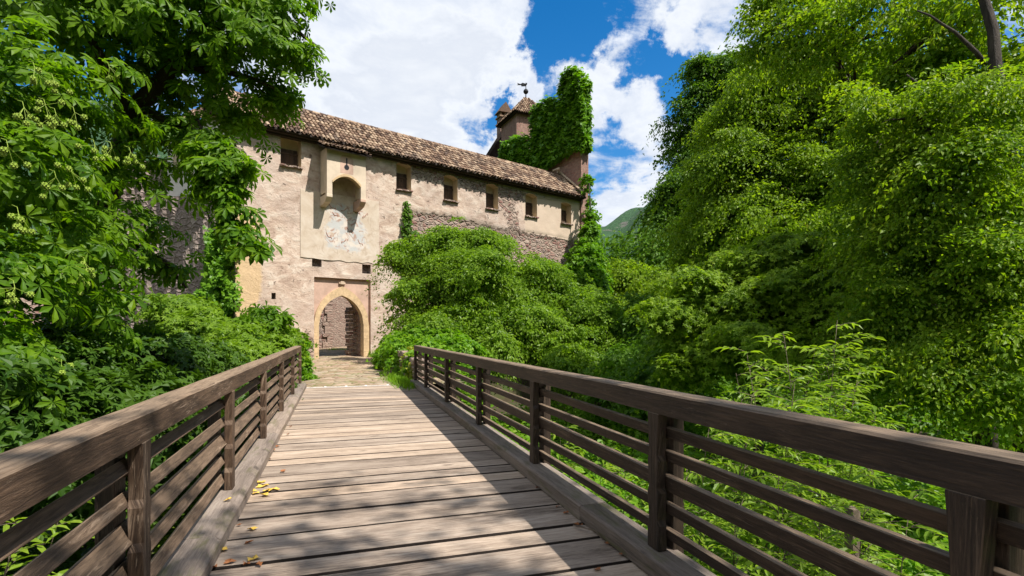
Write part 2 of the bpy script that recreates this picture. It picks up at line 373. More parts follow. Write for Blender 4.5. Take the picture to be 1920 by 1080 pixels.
def wood(name, dark, mid, light, flake=.0, knots=True, rough=.8, moss=0., gl_=3.2):
    m, k = mat(name); uv = k.uv(); isl = k.island()
    offs = k.new('ShaderNodeCombineXYZ'); k.l.new(k.math('MULTIPLY', isl, 37.), offs.inputs[2])
    b = k.vmath('ADD', uv, offs.outputs[0])
    wv = k.vmath('ADD', k.mapping(b, (.8, 5, 1)), k.vmath('SCALE', k.noise(k.mapping(b, (1.2, 4, 1)), 1, 2, .5, out=1), scale=1.4))
    grain = k.noise(k.mapping(b, (gl_, 46, 1)), 1, 7, .7, .9)
    fine = k.noise(k.mapping(b, (16, 150, 1)), 1, 4, .7)
    broad = k.noise(wv, 1, 3, .5)
    f = k.math('ADD', k.math('MULTIPLY', grain, .5), k.math('ADD', k.math('MULTIPLY', fine, .22), k.math('MULTIPLY', broad, .32)))
    col = k.ramp(f, [(.40, dark), (.51, mid), (.63, light)])
    col = k.mix(k.mr(isl, 0, 1, 0, .5), col, k.mix(.5, col, mid), 'MIX')
    hv = k.mix(1., col, k.ramp(isl, [(0, (.70, .69, .68)), (.35, (.95, .95, .95)), (.7, (1.05, 1.03, 1.0)), (1, (1.25, 1.2, 1.13))]), 'MULTIPLY')
    col = hv; h = f
    if knots:
        vd = k.vor(k.mapping(k.vmath('ADD', b, k.vmath('SCALE', k.noise(b, 3, 2, out=1), scale=.12)), (1.6, 4.2, 1)), 1.0)
        kn = k.mr(vd, .05, .15, 1, 0, True)
        kn = k.math('MULTIPLY', kn, k.mr(k.noise(k.mapping(b, (8, 20, 1)), 1, 3), .35, .6, .3, 1))
        col = k.mix(k.math('MULTIPLY', kn, .75), col, tuple(x * .5 for x in dark))
        st = k.noise(k.mapping(b, (1.1, 2.4, 1)), 1, 5, .6)
        col = k.mix(k.mr(st, .55, .72, 0, .45), col, tuple(x * 1.2 for x in dark))
    if flake:
        fl = k.noise(k.mapping(b, (6, 48, 1)), 1, 5, .72, .8); big = k.noise(k.mapping(b, (1.2, 5, 1)), 1, 3, .6)
        fm = k.math('MULTIPLY', k.mr(fl, .60, .66, 0, 1), k.mr(big, .40, .62, 0, 1))
        fm2 = k.math('MULTIPLY', k.mr(grain, .5, .62, 0, 1), k.mr(big, .52, .66, 0, .8))
        geo = k.new('ShaderNodeNewGeometry').outputs['Normal']; sp = k.new('ShaderNodeSeparateXYZ'); k.l.new(geo, sp.inputs[0])
        top = k.mr(sp.outputs[2], .4, .9, 0, .75)        # upward faces are weathered paler
        col = k.mix(k.math('MULTIPLY', k.math('MAXIMUM', fm, fm2), flake), col, (.42, .31, .22))
        col = k.mix(k.math('MULTIPLY', top, k.mr(grain, .35, .6, .35, 1)), col, (.33, .235, .155))
        h = k.math('SUBTRACT', h, k.math('MULTIPLY', fm, .3))
    if moss:
        mo = k.mr(k.noise(k.mapping(b, (2, 6, 1)), 1, 4, .65), .52, .66, 0, moss)
        col = k.mix(mo, col, (.10, .10, .03))
    k.l.new(col, k.b.inputs['Base Color']); k.b.inputs['Roughness'].default_value = rough
    k.l.new(k.bump(h, .9, .016), k.b.inputs['Normal']); return m
M_DECK = wood('deck_planks', (.12, .088, .064), (.35, .27, .205), (.53, .43, .34))
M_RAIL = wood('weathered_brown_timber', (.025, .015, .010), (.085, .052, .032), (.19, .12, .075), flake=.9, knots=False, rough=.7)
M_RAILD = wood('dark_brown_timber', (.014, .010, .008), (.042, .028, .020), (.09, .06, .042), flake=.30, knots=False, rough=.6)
M_KERB = wood('grey_kerb_timber', (.12, .095, .075), (.24, .19, .155), (.34, .28, .23), knots=True, moss=.6)
M_SHUT = wood('shutter_timber', (.03, .02, .015), (.06, .04, .03), (.10, .07, .05), knots=False)
M_EAVE = wood('eave_timber', (.018, .013, .010), (.035, .025, .02), (.06, .045, .035), knots=False)
def plain(name, c, rough=.7, metal=0., sc_=12, amt=.25, bump=.01):
    m, k = mat(name); n = k.noise(k.obj(), sc_, 5, .6)
    k.l.new(k.ramp(n, [(.3, tuple(x * (1 - amt) for x in c)), (.7, tuple(min(1, x * (1 + amt)) for x in c))]), k.b.inputs['Base Color'])
    k.b.inputs['Roughness'].default_value = rough; k.b.inputs['Metallic'].default_value = metal
    k.l.new(k.bump(n, .5, bump), k.b.inputs['Normal']); return m
M_IRON = plain('old_iron', (.03, .03, .033), .5, .6)
M_LEAF_Y = plain('dry_leaf_yellow', (.62, .40, .07), .6, 0, 30)
M_LEAF_B = plain('dry_leaf_brown', (.26, .10, .035), .7, 0, 30)
M_WHITE = plain('white_board', (.72, .73, .74), .5, 0, 6, .06)
M_SAND = plain('sandstone', (.56, .40, .23), .85, 0, 5, .22, .015)
M_SANDP = plain('rendered_stone', (.50, .38, .27), .9, 0, 3, .2, .015)

def stone_nodes(k, vec, scale, cols, mortar, mw=.05, rnd=1., squash=1.):
    v = k.vmath('ADD', k.mapping(vec, (scale, scale * squash, scale)), k.vmath('SCALE', k.noise(vec, scale * 1.3, 3, .5, out=1), scale=.35))
    e = k.vor(v, 1., 'DISTANCE_TO_EDGE', rnd=rnd); c = k.vor(v, 1., 'F1', 'Color', rnd); sp = k.new('ShaderNodeSeparateColor'); k.l.new(c, sp.inputs[0])
    n = k.noise(vec, scale * 5, 6, .65)
    col = k.ramp(sp.outputs[0], cols)
    col = k.mix(.8, col, k.ramp(n, [(.25, (.55, .55, .55)), (.75, (1.35, 1.3, 1.25))]), 'MULTIPLY')
    mm = k.mr(k.math('ADD', e, k.math('MULTIPLY', n, .04)), mw, mw + .05, 1, 0, True)
    gap = k.mr(k.math('ADD', e, k.math('MULTIPLY', n, .03)), .012, .05, 1, 0)
    col = k.mix(mm, col, mortar); col = k.mix(k.math('MULTIPLY', gap, k.mr(sp.outputs[1], .3, .8, 0, .85)), col, (.05, .035, .03))
    h = k.math('ADD', k.mr(e, .0, .22, 0, 1, True), k.math('MULTIPLY', n, .35))
    return col, h
PORPH = [(0, (.20, .10, .085)), (.25, (.30, .18, .15)), (.5, (.36, .27, .22)), (.75, (.25, .19, .17)), (1, (.42, .33, .26))]
def rubble_mat(name, scale=3.2, cols=PORPH, mortar=(.34, .27, .21), squash=1.7, useuv=True, dist=.06, mw=.05):
    m, k = mat(name); vec = k.uv() if useuv else k.obj(); col, h = stone_nodes(k, vec, scale, cols, mortar, mw, squash=squash)
    k.l.new(col, k.b.inputs['Base Color']); k.l.new(k.bump(h, .9, dist), k.b.inputs['Normal']); k.b.inputs['Roughness'].default_value = .95; return m
M_RUB = rubble_mat('rubble_masonry')
M_COURSE = rubble_mat('coursed_stone', 4.2, [(0, (.26, .16, .13)), (.4, (.36, .25, .2)), (.7, (.42, .31, .25)), (1, (.3, .21, .17))], (.36, .28, .22), 2.2, dist=.03)
M_CRAG = rubble_mat('grey_crag_masonry', 3.0, [(0, (.22, .17, .15)), (.4, (.34, .27, .24)), (.7, (.28, .22, .2)), (1, (.42, .35, .3))], (.30, .24, .2), 1.3)
def brick_mat(name, c1, c2, mortar, bw=.5, bh=.2):
    m, k = mat(name); uv = k.uv(); b = k.new('ShaderNodeTexBrick'); k.l.new(k.vmath('ADD', uv, k.vmath('SCALE', k.noise(uv, 2.5, 3, out=1), scale=.07)), b.inputs['Vector'])
    b.inputs['Scale'].default_value = 1; b.inputs['Brick Width'].default_value = bw; b.inputs['Row Height'].default_value = bh
    b.inputs['Mortar Size'].default_value = .014; b.inputs['Color1'].default_value = (*c1, 1); b.inputs['Color2'].default_value = (*c2, 1); b.inputs['Mortar'].default_value = (*mortar, 1)
    n = k.noise(uv, 6, 6, .65); col = k.mix(.8, b.outputs[0], k.ramp(n, [(.3, (.6, .6, .6)), (.7, (1.3, 1.27, 1.25))]), 'MULTIPLY')
    k.l.new(col, k.b.inputs['Base Color'])
    k.l.new(k.bump(k.math('SUBTRACT', n, k.math('MULTIPLY', b.outputs[1], .8)), .7, .03), k.b.inputs['Normal']); return m
M_TOWER = brick_mat('red_ashlar', (.26, .14, .11), (.34, .21, .165), (.30, .22, .18))
# big front wall: plaster with stone showing through, driven by signed distances stored on the mesh
def wall_mat():
    m, k = mat('castle_plaster'); uv = k.uv()
    big = k.noise(uv, .35, 5, .6, .5); med = k.noise(uv, 1.6, 7, .68, .6); fine = k.noise(uv, 11, 6, .7)
    str_ = k.noise(k.mapping(uv, (1.1, 1.9, 1), rot=(0, 0, .25)), 1.3, 8, .72, .6)
    base = k.ramp(med, [(.30, (.31, .22, .165)), (.44, (.46, .345, .275)), (.60, (.56, .45, .37)), (.78, (.65, .58, .50))])
    pinkgrey = k.ramp(str_, [(.33, (.34, .235, .18)), (.47, (.53, .40, .31)), (.62, (.66, .56, .46))])
    col = k.mix(k.mr(big, .40, .56, 0, 1), base, pinkgrey)
    sand = k.mr(k.math('ADD', k.attr('orange'), k.math('MULTIPLY', k.math('SUBTRACT', med, .5), .5)), -.05, .1, 0, 1)
    col = k.mix(sand, col, k.ramp(fine, [(.3, (.52, .36, .20)), (.7, (.64, .46, .28))]))
    smo = k.mr(k.math('ADD', k.attr('smooth'), k.math('MULTIPLY', k.math('SUBTRACT', med, .5), .25)), -.03, .05, 0, 1)
    col = k.mix(smo, col, k.ramp(med, [(.3, (.54, .42, .315)), (.7, (.60, .48, .37))]))
    # worn off spots
    pit = k.mr(k.noise(uv, 3.2, 8, .74, .4), .615, .66, 0, 1); pit = k.math('MULTIPLY', pit, k.math('SUBTRACT', 1, k.math('MAXIMUM', smo, sand)))
    col = k.mix(k.math('MULTIPLY', pit, .7), col, (.24, .155, .12))
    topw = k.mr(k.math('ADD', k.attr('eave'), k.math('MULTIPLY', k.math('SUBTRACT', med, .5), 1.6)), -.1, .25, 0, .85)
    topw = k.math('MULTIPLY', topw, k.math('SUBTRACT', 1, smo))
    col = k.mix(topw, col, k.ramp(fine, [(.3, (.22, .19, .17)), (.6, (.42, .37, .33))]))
    rc, rh = stone_nodes(k, uv, 3.0, PORPH, (.36, .28, .215), .06, squash=1.65)
    rub = k.mr(k.math('ADD', k.attr('rubble'), k.math('MULTIPLY', k.math('SUBTRACT', k.noise(uv, 2.4, 6, .7), .5), 1.3)), -.04, .06, 0, 1)
    par = k.mr(k.math('ADD', k.attr('part'), k.math('MULTIPLY', k.math('SUBTRACT', k.noise(uv, 3.2, 6, .72), .5), 2.6)), -.04, .06, 0, 1)
    rub = k.math('MAXIMUM', rub, par)
    col = k.mix(rub, col, rc)
    k.l.new(col, k.b.inputs['Base Color']); k.b.inputs['Roughness'].default_value = .95
    hp = k.math('ADD', k.math('MULTIPLY', med, .7), k.math('ADD', k.math('MULTIPLY', str_, .6), k.math('MULTIPLY', fine, .25)))
    hp = k.math('SUBTRACT', k.math('MULTIPLY', hp, k.math('SUBTRACT', 1, k.math('MULTIPLY', smo, .7))), k.math('MULTIPLY', pit, .5))
    h = k.mix(rub, hp, k.math('SUBTRACT', rh, .6)); k.l.new(k.bump(h, .9, .07), k.b.inputs['Normal']); return m
M_WALL = wall_mat()
def plaster(name, c, amt=.18):
    m, k = mat(name); uv = k.obj(); n = k.noise(uv, 1.2, 7, .65, .5); f = k.noise(uv, 14, 4, .6)
    col = k.ramp(n, [(.3, tuple(x * (1 - amt) for x in c)), (.7, tuple(min(1, x * (1 + amt)) for x in c))])
    k.l.new(col, k.b.inputs['Base Color']); k.l.new(k.bump(k.math('ADD', n, k.math('MULTIPLY', f, .4)), .5, .02), k.b.inputs['Normal']); k.b.inputs['Roughness'].default_value = .92; return m
M_BEIGE = plaster('beige_plaster', (.60, .49, .37)); M_WHITEP = plaster('white_plaster', (.78, .73, .66), .12)
M_REVEAL = plaster('reveal_plaster', (.55, .43, .29)); M_PINKP = plaster('pink_plaster', (.50, .34, .26), .25)
def fresco_mat():
    m, k = mat('faded_fresco'); uv = k.uv(); med = k.noise(uv, 1.7, 6, .62, .4)
    base = k.ramp(med, [(.3, (.49, .39, .29)), (.55, (.58, .485, .385)), (.75, (.65, .575, .48))])
    wob = k.math('MULTIPLY', k.math('SUBTRACT', k.noise(uv, 1.8, 6, .68), .5), 1.5)
    f = k.mr(k.math('ADD', k.attr('fresco'), wob), -.05, .14, 0, 1)
    blue = k.mr(k.noise(uv, 1.6, 4, .6, .3), .42, .56, 0, 1); paint = k.mix(blue, (.70, .63, .56), (.46, .50, .52))
    fl = k.math('ABSOLUTE', k.math('SUBTRACT', k.noise(uv, 1.5, 2, .4, 1.6), .5)); red = k.mr(fl, .016, .05, 1, 0)
    red = k.math('MULTIPLY', red, k.mr(k.noise(uv, 2.2, 3, .6), .46, .56, 0, .85))
    blot = k.mr(k.noise(uv, 3.4, 6, .7), .58, .66, 0, .6)
    paint = k.mix(blot, paint, (.46, .22, .17)); paint = k.mix(red, paint, (.34, .12, .10))
    col = k.mix(k.math('MULTIPLY', f, .66), base, paint); col = k.mix(k.math('MULTIPLY', k.mr(k.math('ADD', k.attr('fresco'), .9), 0, .4, 0, 1), k.math('MULTIPLY', red, .5)), col, (.38, .28, .2))
    k.l.new(col, k.b.inputs['Base Color']); k.l.new(k.bump(med, .4, .03), k.b.inputs['Normal']); k.b.inputs['Roughness'].default_value = .95; return m
M_FRESCO = fresco_mat()
def tile_mat():
    m, k = mat('clay_roof_tile'); isl = k.island(); n = k.noise(k.obj(), 7, 5, .65); n2 = k.noise(k.obj(), 1.1, 4, .6)
    col = k.ramp(isl, [(0, (.08, .05, .036)), (.3, (.18, .112, .075)), (.6, (.31, .21, .14)), (.85, (.45, .335, .23)), (1, (.14, .10, .08))])
    col = k.mix(.85, col, k.ramp(n, [(.3, (.62, .6, .58)), (.7, (1.2, 1.18, 1.15))]), 'MULTIPLY')
    col = k.mix(k.mr(n2, .52, .68, 0, .4), col, (.16, .13, .10))
    k.l.new(col, k.b.inputs['Base Color']); k.l.new(k.bump(n, .6, .01), k.b.inputs['Normal']); k.b.inputs['Roughness'].default_value = .9; return m
M_TILE = tile_mat()
def ground_mat():
    m, k = mat('forest_floor'); o = k.obj(); n = k.noise(o, .8, 8, .65); n2 = k.noise(o, .12, 4)
    col = k.ramp(n, [(.3, (.03, .022, .014)), (.5, (.055, .045, .022)), (.7, (.04, .07, .015))])
    k.l.new(col, k.b.inputs['Base Color']); k.l.new(k.bump(n, .8, .1), k.b.inputs['Normal']); k.b.inputs['Roughness'].default_value = 1; return m
M_GROUND = ground_mat()
def paving_mat():
    m, k = mat('flagstones'); o = k.obj()
    col, h = stone_nodes(k, o, 2.0, [(0, (.27, .175, .12)), (.3, (.36, .25, .175)), (.6, (.43, .32, .235)), (.8, (.31, .23, .17)), (1, (.42, .35, .26))], (.17, .13, .06), .035, squash=1.5)
    g = k.mr(k.noise(o, 1.3, 6, .68), .46, .60, 0, .85)
    k.l.new(k.mix(k.math('MULTIPLY', g, k.mr(k.noise(o, 9, 4, .6), .42, .6, 0, 1)), col, (.14, .17, .035)), k.b.inputs['Base Color'])
    k.l.new(k.bump(h, .8, .04), k.b.inputs['Normal']); k.b.inputs['Roughness'].default_value = .9; return m
M_PAVE = paving_mat()
def hill_mat():
    m, k = mat('wooded_hillside'); o = k.obj(); n = k.noise(o, .03, 8, .7); f = k.noise(o, .12, 6, .75)
    col = k.ramp(f, [(.35, (.035, .085, .04)), (.6, (.075, .16, .065)), (.75, (.11, .20, .085))])  # greens shifted bluish, distance haze painted into the colour
    k.l.new(k.mix(k.mr(n, .56, .64, 0, .8), col, (.20, .175, .16)), k.b.inputs['Base Color']); k.b.inputs['Roughness'].default_value = 1
    k.l.new(k.bump(f, 1, 12), k.b.inputs['Normal']); return m
M_HILL = hill_mat()

# ------------------------------------------------------------------ castle wall frame
WD = Vector((math.sin(R(68)), math.cos(R(68)), 0)); WN = Vector((-WD.y, WD.x, 0))      # along the wall to the right / into the castle
W0 = P(640, 612, 28.0); W0.z = 0
def sz(px, py, off=0.):
    "wall coordinates (s, z) of a picture point on the wall plane shifted off metres towards the viewer"
    r = ray(px, py); d = (W0 - Vector((0, 0, 0))).dot(WN) - off; d /= r.dot(WN)
    p = Vector((0, 0, EYE)) + r * d; return ((p - W0).dot(WD), p.z)
def WP(s, z, off=0.): return W0 + WD * s + UP * z - WN * off
def poly_sd(poly, X, Y):
    "signed distance, positive inside"
    poly = np.array(poly, float); n = len(poly); D = np.full(X.shape, 1e9); ins = np.zeros(X.shape, bool)
    for i in range(n):
        a, b = poly[i], poly[(i + 1) % n]; e = b - a; t = ((X - a[0]) * e[0] + (Y - a[1]) * e[1]) / max(e @ e, 1e-9); t = np.clip(t, 0, 1)
        D = np.minimum(D, np.hypot(X - a[0] - t * e[0], Y - a[1] - t * e[1]))
        c = ((a[1] <= Y) & (b[1] > Y)) | ((b[1] <= Y) & (a[1] > Y)); xx = a[0] + (Y - a[1]) / (e[1] if abs(e[1]) > 1e-9 else 1e-9) * e[0]
        ins ^= c & (X < xx)
    return np.where(ins, D, -D)
def pz(pts): return [sz(*p) for p in pts]
S_L, S_R = sz(441, 500)[0], sz(1087, 500)[0]
Z_TOP = 11.15
rects = []      # s0, s1, z0, z1, arch rise, kind
for (x0, x1, y0, y1, ar) in [(526, 565, 258, 311, .12), (743, 771, 310, 356, .14), (832, 858, 333, 376, .14), (911, 934, 349, 391, .14), (985, 1007, 367, 406, .14), (1052, 1071, 383, 419, .12)]:
    xm = (x0 + x1) / 2; rects.append((sz(x0, 1)[0], sz(x1, 1)[0], sz(xm, y1)[1], sz(xm, y0)[1], ar, 'win'))
for (x0, x1, y0, y1) in [(585, 603, 483, 500), (679, 695, 496, 513), (509, 517, 549, 561)]:
    xm = (x0 + x1) / 2; rects.append((sz(x0, 1)[0], sz(x1, 1)[0], sz(xm, y1)[1], sz(xm, y0)[1], 0, 'hole'))
G0, G1 = sz(589, 1)[0], sz(695, 1)[0]; GT = sz(642, 522)[1]; GB = -.3
rects.append((G0, G1, GB, GT, 0, 'gate'))

castle = empty('castle', WP(0, 0), 0, label='old castle front with patchy pink plaster, clay tiled roof and pointed gateway', cat='castle')
def grid_lines(a, b, step, brk):
    L = sorted(set([round(x, 4) for x in brk if a < x < b] + [a, b])); out = [L[0]]
    for x, y in zip(L[:-1], L[1:]):
        n = max(1, int(round((y - x) / step))); out += [x + (y - x) * (i + 1) / n for i in range(n)]
    return np.array(out)
Z_B = -5.0
gs = grid_lines(S_L, S_R, .16, [r[0] for r in rects] + [r[1] for r in rects]); gz = grid_lines(Z_B, Z_TOP, .16, [r[2] for r in rects] + [r[3] for r in rects])
SS, ZZ = np.meshgrid(gs, gz, indexing='ij'); S2, Z2 = SS.copy(), ZZ.copy()
for (a, b, c, d, ar, kd) in rects:
    if ar:
        m_ = (SS >= a - 1e-3) & (SS <= b + 1e-3); t = (SS - (a + b) / 2) / ((b - a) / 2); lift = ar * (1 - t * t)
        fall = np.clip(1 - (ZZ - d) / .7, 0, 1) * (ZZ >= d - 1e-3); Z2 = np.where(m_, ZZ + lift * fall * 1.0, Z2)
g0 = np.random.default_rng(3)
def vnoise(X, Y, f, seed):
    g = np.random.default_rng(seed); out = 0
    for i in range(6):
        a, b, p = g.uniform(.5, 1.6) * f, g.uniform(.5, 1.6) * f, g.uniform(0, 6.28); out = out + np.sin(X * a * (1 if i % 2 else -1) + Y * b + p)
    return out / 6
OFF = .03 * vnoise(SS, ZZ, 1.3, 1) + .02 * vnoise(SS, ZZ, 5, 2)
rub_poly = pz([(768, 396), (800, 401), (835, 404), (870, 412), (905, 420), (940, 430), (992, 437), (1040, 446), (1087, 455), (1095, 760), (750, 760), (760, 640), (757, 520), (762, 450)])
base_poly = pz([(560, 636), (575, 620), (588, 640), (588, 740), (440, 740), (450, 660)])
part_polys = [pz([(858, 326), (905, 336), (940, 348), (985, 362), (984, 372), (962, 380), (975, 440), (955, 432), (948, 400), (905, 362), (862, 345)]),
              pz([(770, 300), (800, 310), (860, 330), (850, 348), (800, 335), (770, 330)])]
or_poly = pz([(380, 395), (487, 390), (491, 500), (489, 560), (470, 600), (440, 660), (380, 660)])
sm_poly = pz([(978, 366), (1088, 384), (1088, 453), (1040, 444), (985, 436)])
sd_r = poly_sd(rub_poly, SS, ZZ); sd_b = poly_sd(base_poly, SS, ZZ); rubA = np.maximum(sd_r, sd_b)
parA = np.maximum(poly_sd(part_polys[0], SS, ZZ), poly_sd(part_polys[1], SS, ZZ))
OFF = OFF - .12 * np.clip(sd_r / .3 + .5, 0, 1)          # the bare masonry sits back behind the plaster
for (a, b, c, d, ar, kd) in rects:
    q = np.clip(1 - np.maximum.reduce([a - SS, SS - b, c - ZZ, ZZ - d, 0 * SS]) / .2, 0, 1); OFF = OFF * (1 - q)
XYZ = np.array(W0)[None, None] + S2[..., None] * np.array(WD) + Z2[..., None] * np.array(UP) - OFF[..., None] * np.array(WN)
ni, nj = SS.shape; idx = np.arange(ni * nj).reshape(ni, nj)
mc_s, mc_z = (SS[:-1, :-1] + SS[1:, 1:]) / 2, (ZZ[:-1, :-1] + ZZ[1:, 1:]) / 2; keep = np.ones(mc_s.shape, bool)
for (a, b, c, d, ar, kd) in rects: keep &= ~((mc_s > a) & (mc_s < b) & (mc_z > c) & (mc_z < d))
Q = np.stack([idx[:-1, :-1], idx[1:, :-1], idx[1:, 1:], idx[:-1, 1:]], -1)[keep]
V = XYZ.reshape(-1, 3); uvv = np.stack([S2.ravel() + 30, Z2.ravel() + 10], -1)
me = np_mesh('front_wall', V, Q.ravel(), np.arange(len(Q)) * 4, np.full(len(Q), 4), uvv[Q.ravel()],
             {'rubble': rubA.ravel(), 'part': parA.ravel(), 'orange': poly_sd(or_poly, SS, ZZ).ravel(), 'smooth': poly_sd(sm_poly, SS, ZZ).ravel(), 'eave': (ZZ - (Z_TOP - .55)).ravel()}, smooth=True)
front = link('front_wall', me, M_WALL, castle)
WT = 1.15    # wall thickness
# body of the wall behind the front sheet: back face, ends and top
mb = MB()
def wq(mb, pts, mi=0):
    mb.face([WP(*p) for p in pts], [((p[0] + p[2]) + 30, p[1] + 10) for p in pts], mi)
bs = sorted([(r[0], r[1], r[2], r[3]) for r in rects if r[5] == 'gate'])
wq(mb, [(S_L, Z_B, -WT), (S_L, Z_TOP, -WT), (G0, Z_TOP, -WT), (G0, Z_B, -WT)]); wq(mb, [(G0, GT, -WT), (G0, Z_TOP, -WT), (G1, Z_TOP, -WT), (G1, GT, -WT)])
wq(mb, [(G1, Z_B, -WT), (G1, Z_TOP, -WT), (S_R, Z_TOP, -WT), (S_R, Z_B, -WT)])
wq(mb, [(S_L, Z_B, .05), (S_L, Z_TOP, .05), (S_L, Z_TOP, -WT), (S_L, Z_B, -WT)]); wq(mb, [(S_R, Z_B, .0), (S_R, Z_B, -WT), (S_R, Z_TOP, -WT), (S_R, Z_TOP, 0)])
mb.build('rear_wall', M_CRAG, castle)
# window reveals, shutters, sills
for (a, b, c, d, ar, kd) in rects:
    if kd == 'gate': continue
    dp = .55 if kd == 'win' else .35; mb = MB(); n = 6; cs_ = [a + (b - a) * i / n for i in range(n + 1)]
    ht = [d + ar * (1 - ((s_ - (a + b) / 2) / ((b - a) / 2)) ** 2) for s_ in cs_]
    wq(mb, [(a, c, 0), (a, ht[0], 0), (a, ht[0], -dp), (a, c, -dp)]); wq(mb, [(b, c, 0), (b, c, -dp), (b, ht[-1], -dp), (b, ht[-1], 0)])
    wq(mb, [(a, c, 0), (a, c, -dp), (b, c, -dp), (b, c, 0)])
    for i in range(n): wq(mb, [(cs_[i], ht[i], 0), (cs_[i + 1], ht[i + 1], 0), (cs_[i + 1], ht[i + 1], -dp), (cs_[i], ht[i], -dp)])
    if kd == 'hole':
        wq(mb, [(a, c, -dp), (a, d, -dp), (b, d, -dp), (b, c, -dp)]); mb.build('beam_socket', M_CRAG, castle); continue
    wq(mb, [(a, c, -dp), (a, ht[0], -dp)] + [(cs_[i], ht[i], -dp) for i in range(1, n)] + [(b, ht[-1], -dp), (b, c, -dp)])
    win = mb.build('window', M_REVEAL, castle)
    sh = MB(); npk = 5; hh = (d - c) * (.66 if a < 0 else .74); ww = (b - a) * .94
    for i in range(npk):
        x = a + (b - a) / 2 - ww / 2 + ww * (i + .5) / npk
        sh.box(WP(x, c + hh / 2 + .02, -dp + .05), (ww / npk - .012, .035, hh + random.uniform(-.03, .01)), Matrix((WD, WN, UP)).transposed())
    for zz in (.22, .78): sh.box(WP((a + b) / 2, c + hh * zz, -dp + .085), (ww, .03, .09), Matrix((WD, WN, UP)).transposed())
    sh.build('shutter', M_SHUT, win)
    si = MB()
    for i in range(4):
        wd = (b - a) * 1.1 / 4; si.box(WP(a - .05 * (b - a) + wd * (i + .5), c - .05 + random.uniform(-.015, .015), .03 + random.uniform(-.02, .03)), (wd * .96, .24, .09), Matrix((WD, WN, UP)).transposed())
    si.build('sill', M_RUB, win, bevel=.015)
# gate: recessed pink panel and sandstone pointed arch
RW = Matrix((WD, WN, UP)).transposed()
gl, gr = sz(588, 1)[0], sz(694, 1)[0]; il, ir = sz(599, 1)[0], sz(683, 1)[0]; zap = sz(643, 554)[1]; zsp = sz(643, 610)[1]; oap = sz(643, 537)[1]
def pointed(l, r, zs, za, n=14):
    m_ = (l + r) / 2; h = (r - l) / 2; H = za - zs; e = (H * H - h * h) / (2 * h); rad = h + e; out = []
    for i in range(n + 1):
        x = l + h * i / n; out.append((x, zs + math.sqrt(max(0, rad ** 2 - (x - (l + rad)) ** 2))))
    return out + [(2 * m_ - x, z) for x, z in reversed(out[:-1])]
inner = pointed(il, ir, zsp, zap); outer = pointed(gl + .02, gr - .02, zsp - .1, oap)
gate = MB(); off0 = -.12
# arch band as stones
for ring_i in range(len(inner) - 1):
    a, b, c, d = inner[ring_i], inner[ring_i + 1], outer[ring_i + 1], outer[ring_i]
    gate.prism([a, b, c, d], off0 + .05, off0 - .33, W0, WD, UP, -WN)
nst = 5
for (x0, x1) in ((gl + .02, il), (ir, gr - .02)):
    z = -.05
    for i in range(nst):
        h = (zsp + .05 + .0) / nst; gate.box(WP((x0 + x1) / 2, z + h / 2, off0 - .14), (x1 - x0, .38 + random.uniform(-.01, .01), h - .008), RW); z += h
gate.build('gate_arch', M_SAND, castle)
pan = MB()
for i in range(len(outer) - 1):
    a, b = outer[i], outer[i + 1]; wq(pan, [(a[0], a[1], off0 - .04), (b[0], b[1], off0 - .04), (b[0], GT, off0 - .04), (a[0], GT, off0 - .04)])
for (x0, x1) in ((G0, G0 + .05), (G1 - .05, G1)): wq(pan, [(x0, 0, off0 - .045), (x1, 0, off0 - .045), (x1, GT, off0 - .045), (x0, GT, off0 - .045)])
for (x, s_) in ((G0, 1), (G1, -1)): wq(pan, [(x, -.3, 0), (x, -.3, -.3), (x, GT, -.3), (x, GT, 0)])
wq(pan, [(G0, GT, 0), (G1, GT, 0), (G1, GT, -.3), (G0, GT, -.3)])
pan.build('gate_panel', M_PINKP, castle)
pl_ = MB(); kx, kz = sz(643, 531, 0); pl_.box(WP(kx, kz, off0 + .02), (.34, .08, .09), RW); pl_.box(WP(kx, kz + .02, off0 + .035), (.2, .1, .16), RW); pl_.build('keystone_plaque', M_SANDP, castle, bevel=.012)
# passage through the wall
ps = MB()
wq(ps, [(ir + .05, -.3, -.44), (ir + .05, 3.6, -.44), (ir + .05, 3.6, -WT - .4), (ir + .05, -.3, -WT - .4)])
wq(ps, [(il - .05, -.3, -.44), (il - .05, -.3, -WT), (il - .05, 3.6, -WT), (il - .05, 3.6, -.44)])
arc2 = [(il - .05, 1.5)] + [(x, z + .25) for x, z in inner] + [(ir + .05, 1.5)]
for i in range(len(arc2) - 1): wq(ps, [(*arc2[i], -.44), (*arc2[i], -WT), (*arc2[i + 1], -WT), (*arc2[i + 1], -.44)])
ps.build('gate_passage', M_RUB, castle)
# stones in uneven tooth along the passage edge
tb = MB(); z = -.05
while z < 2.7:
    h = random.uniform(.14, .3); tb.box(WP(ir - random.uniform(.02, .16), z + h / 2, -WT - .2), (.55, .5, h - .02), RW); z += h
tb.build('passage_jamb', M_RUB, castle, bevel=.02)
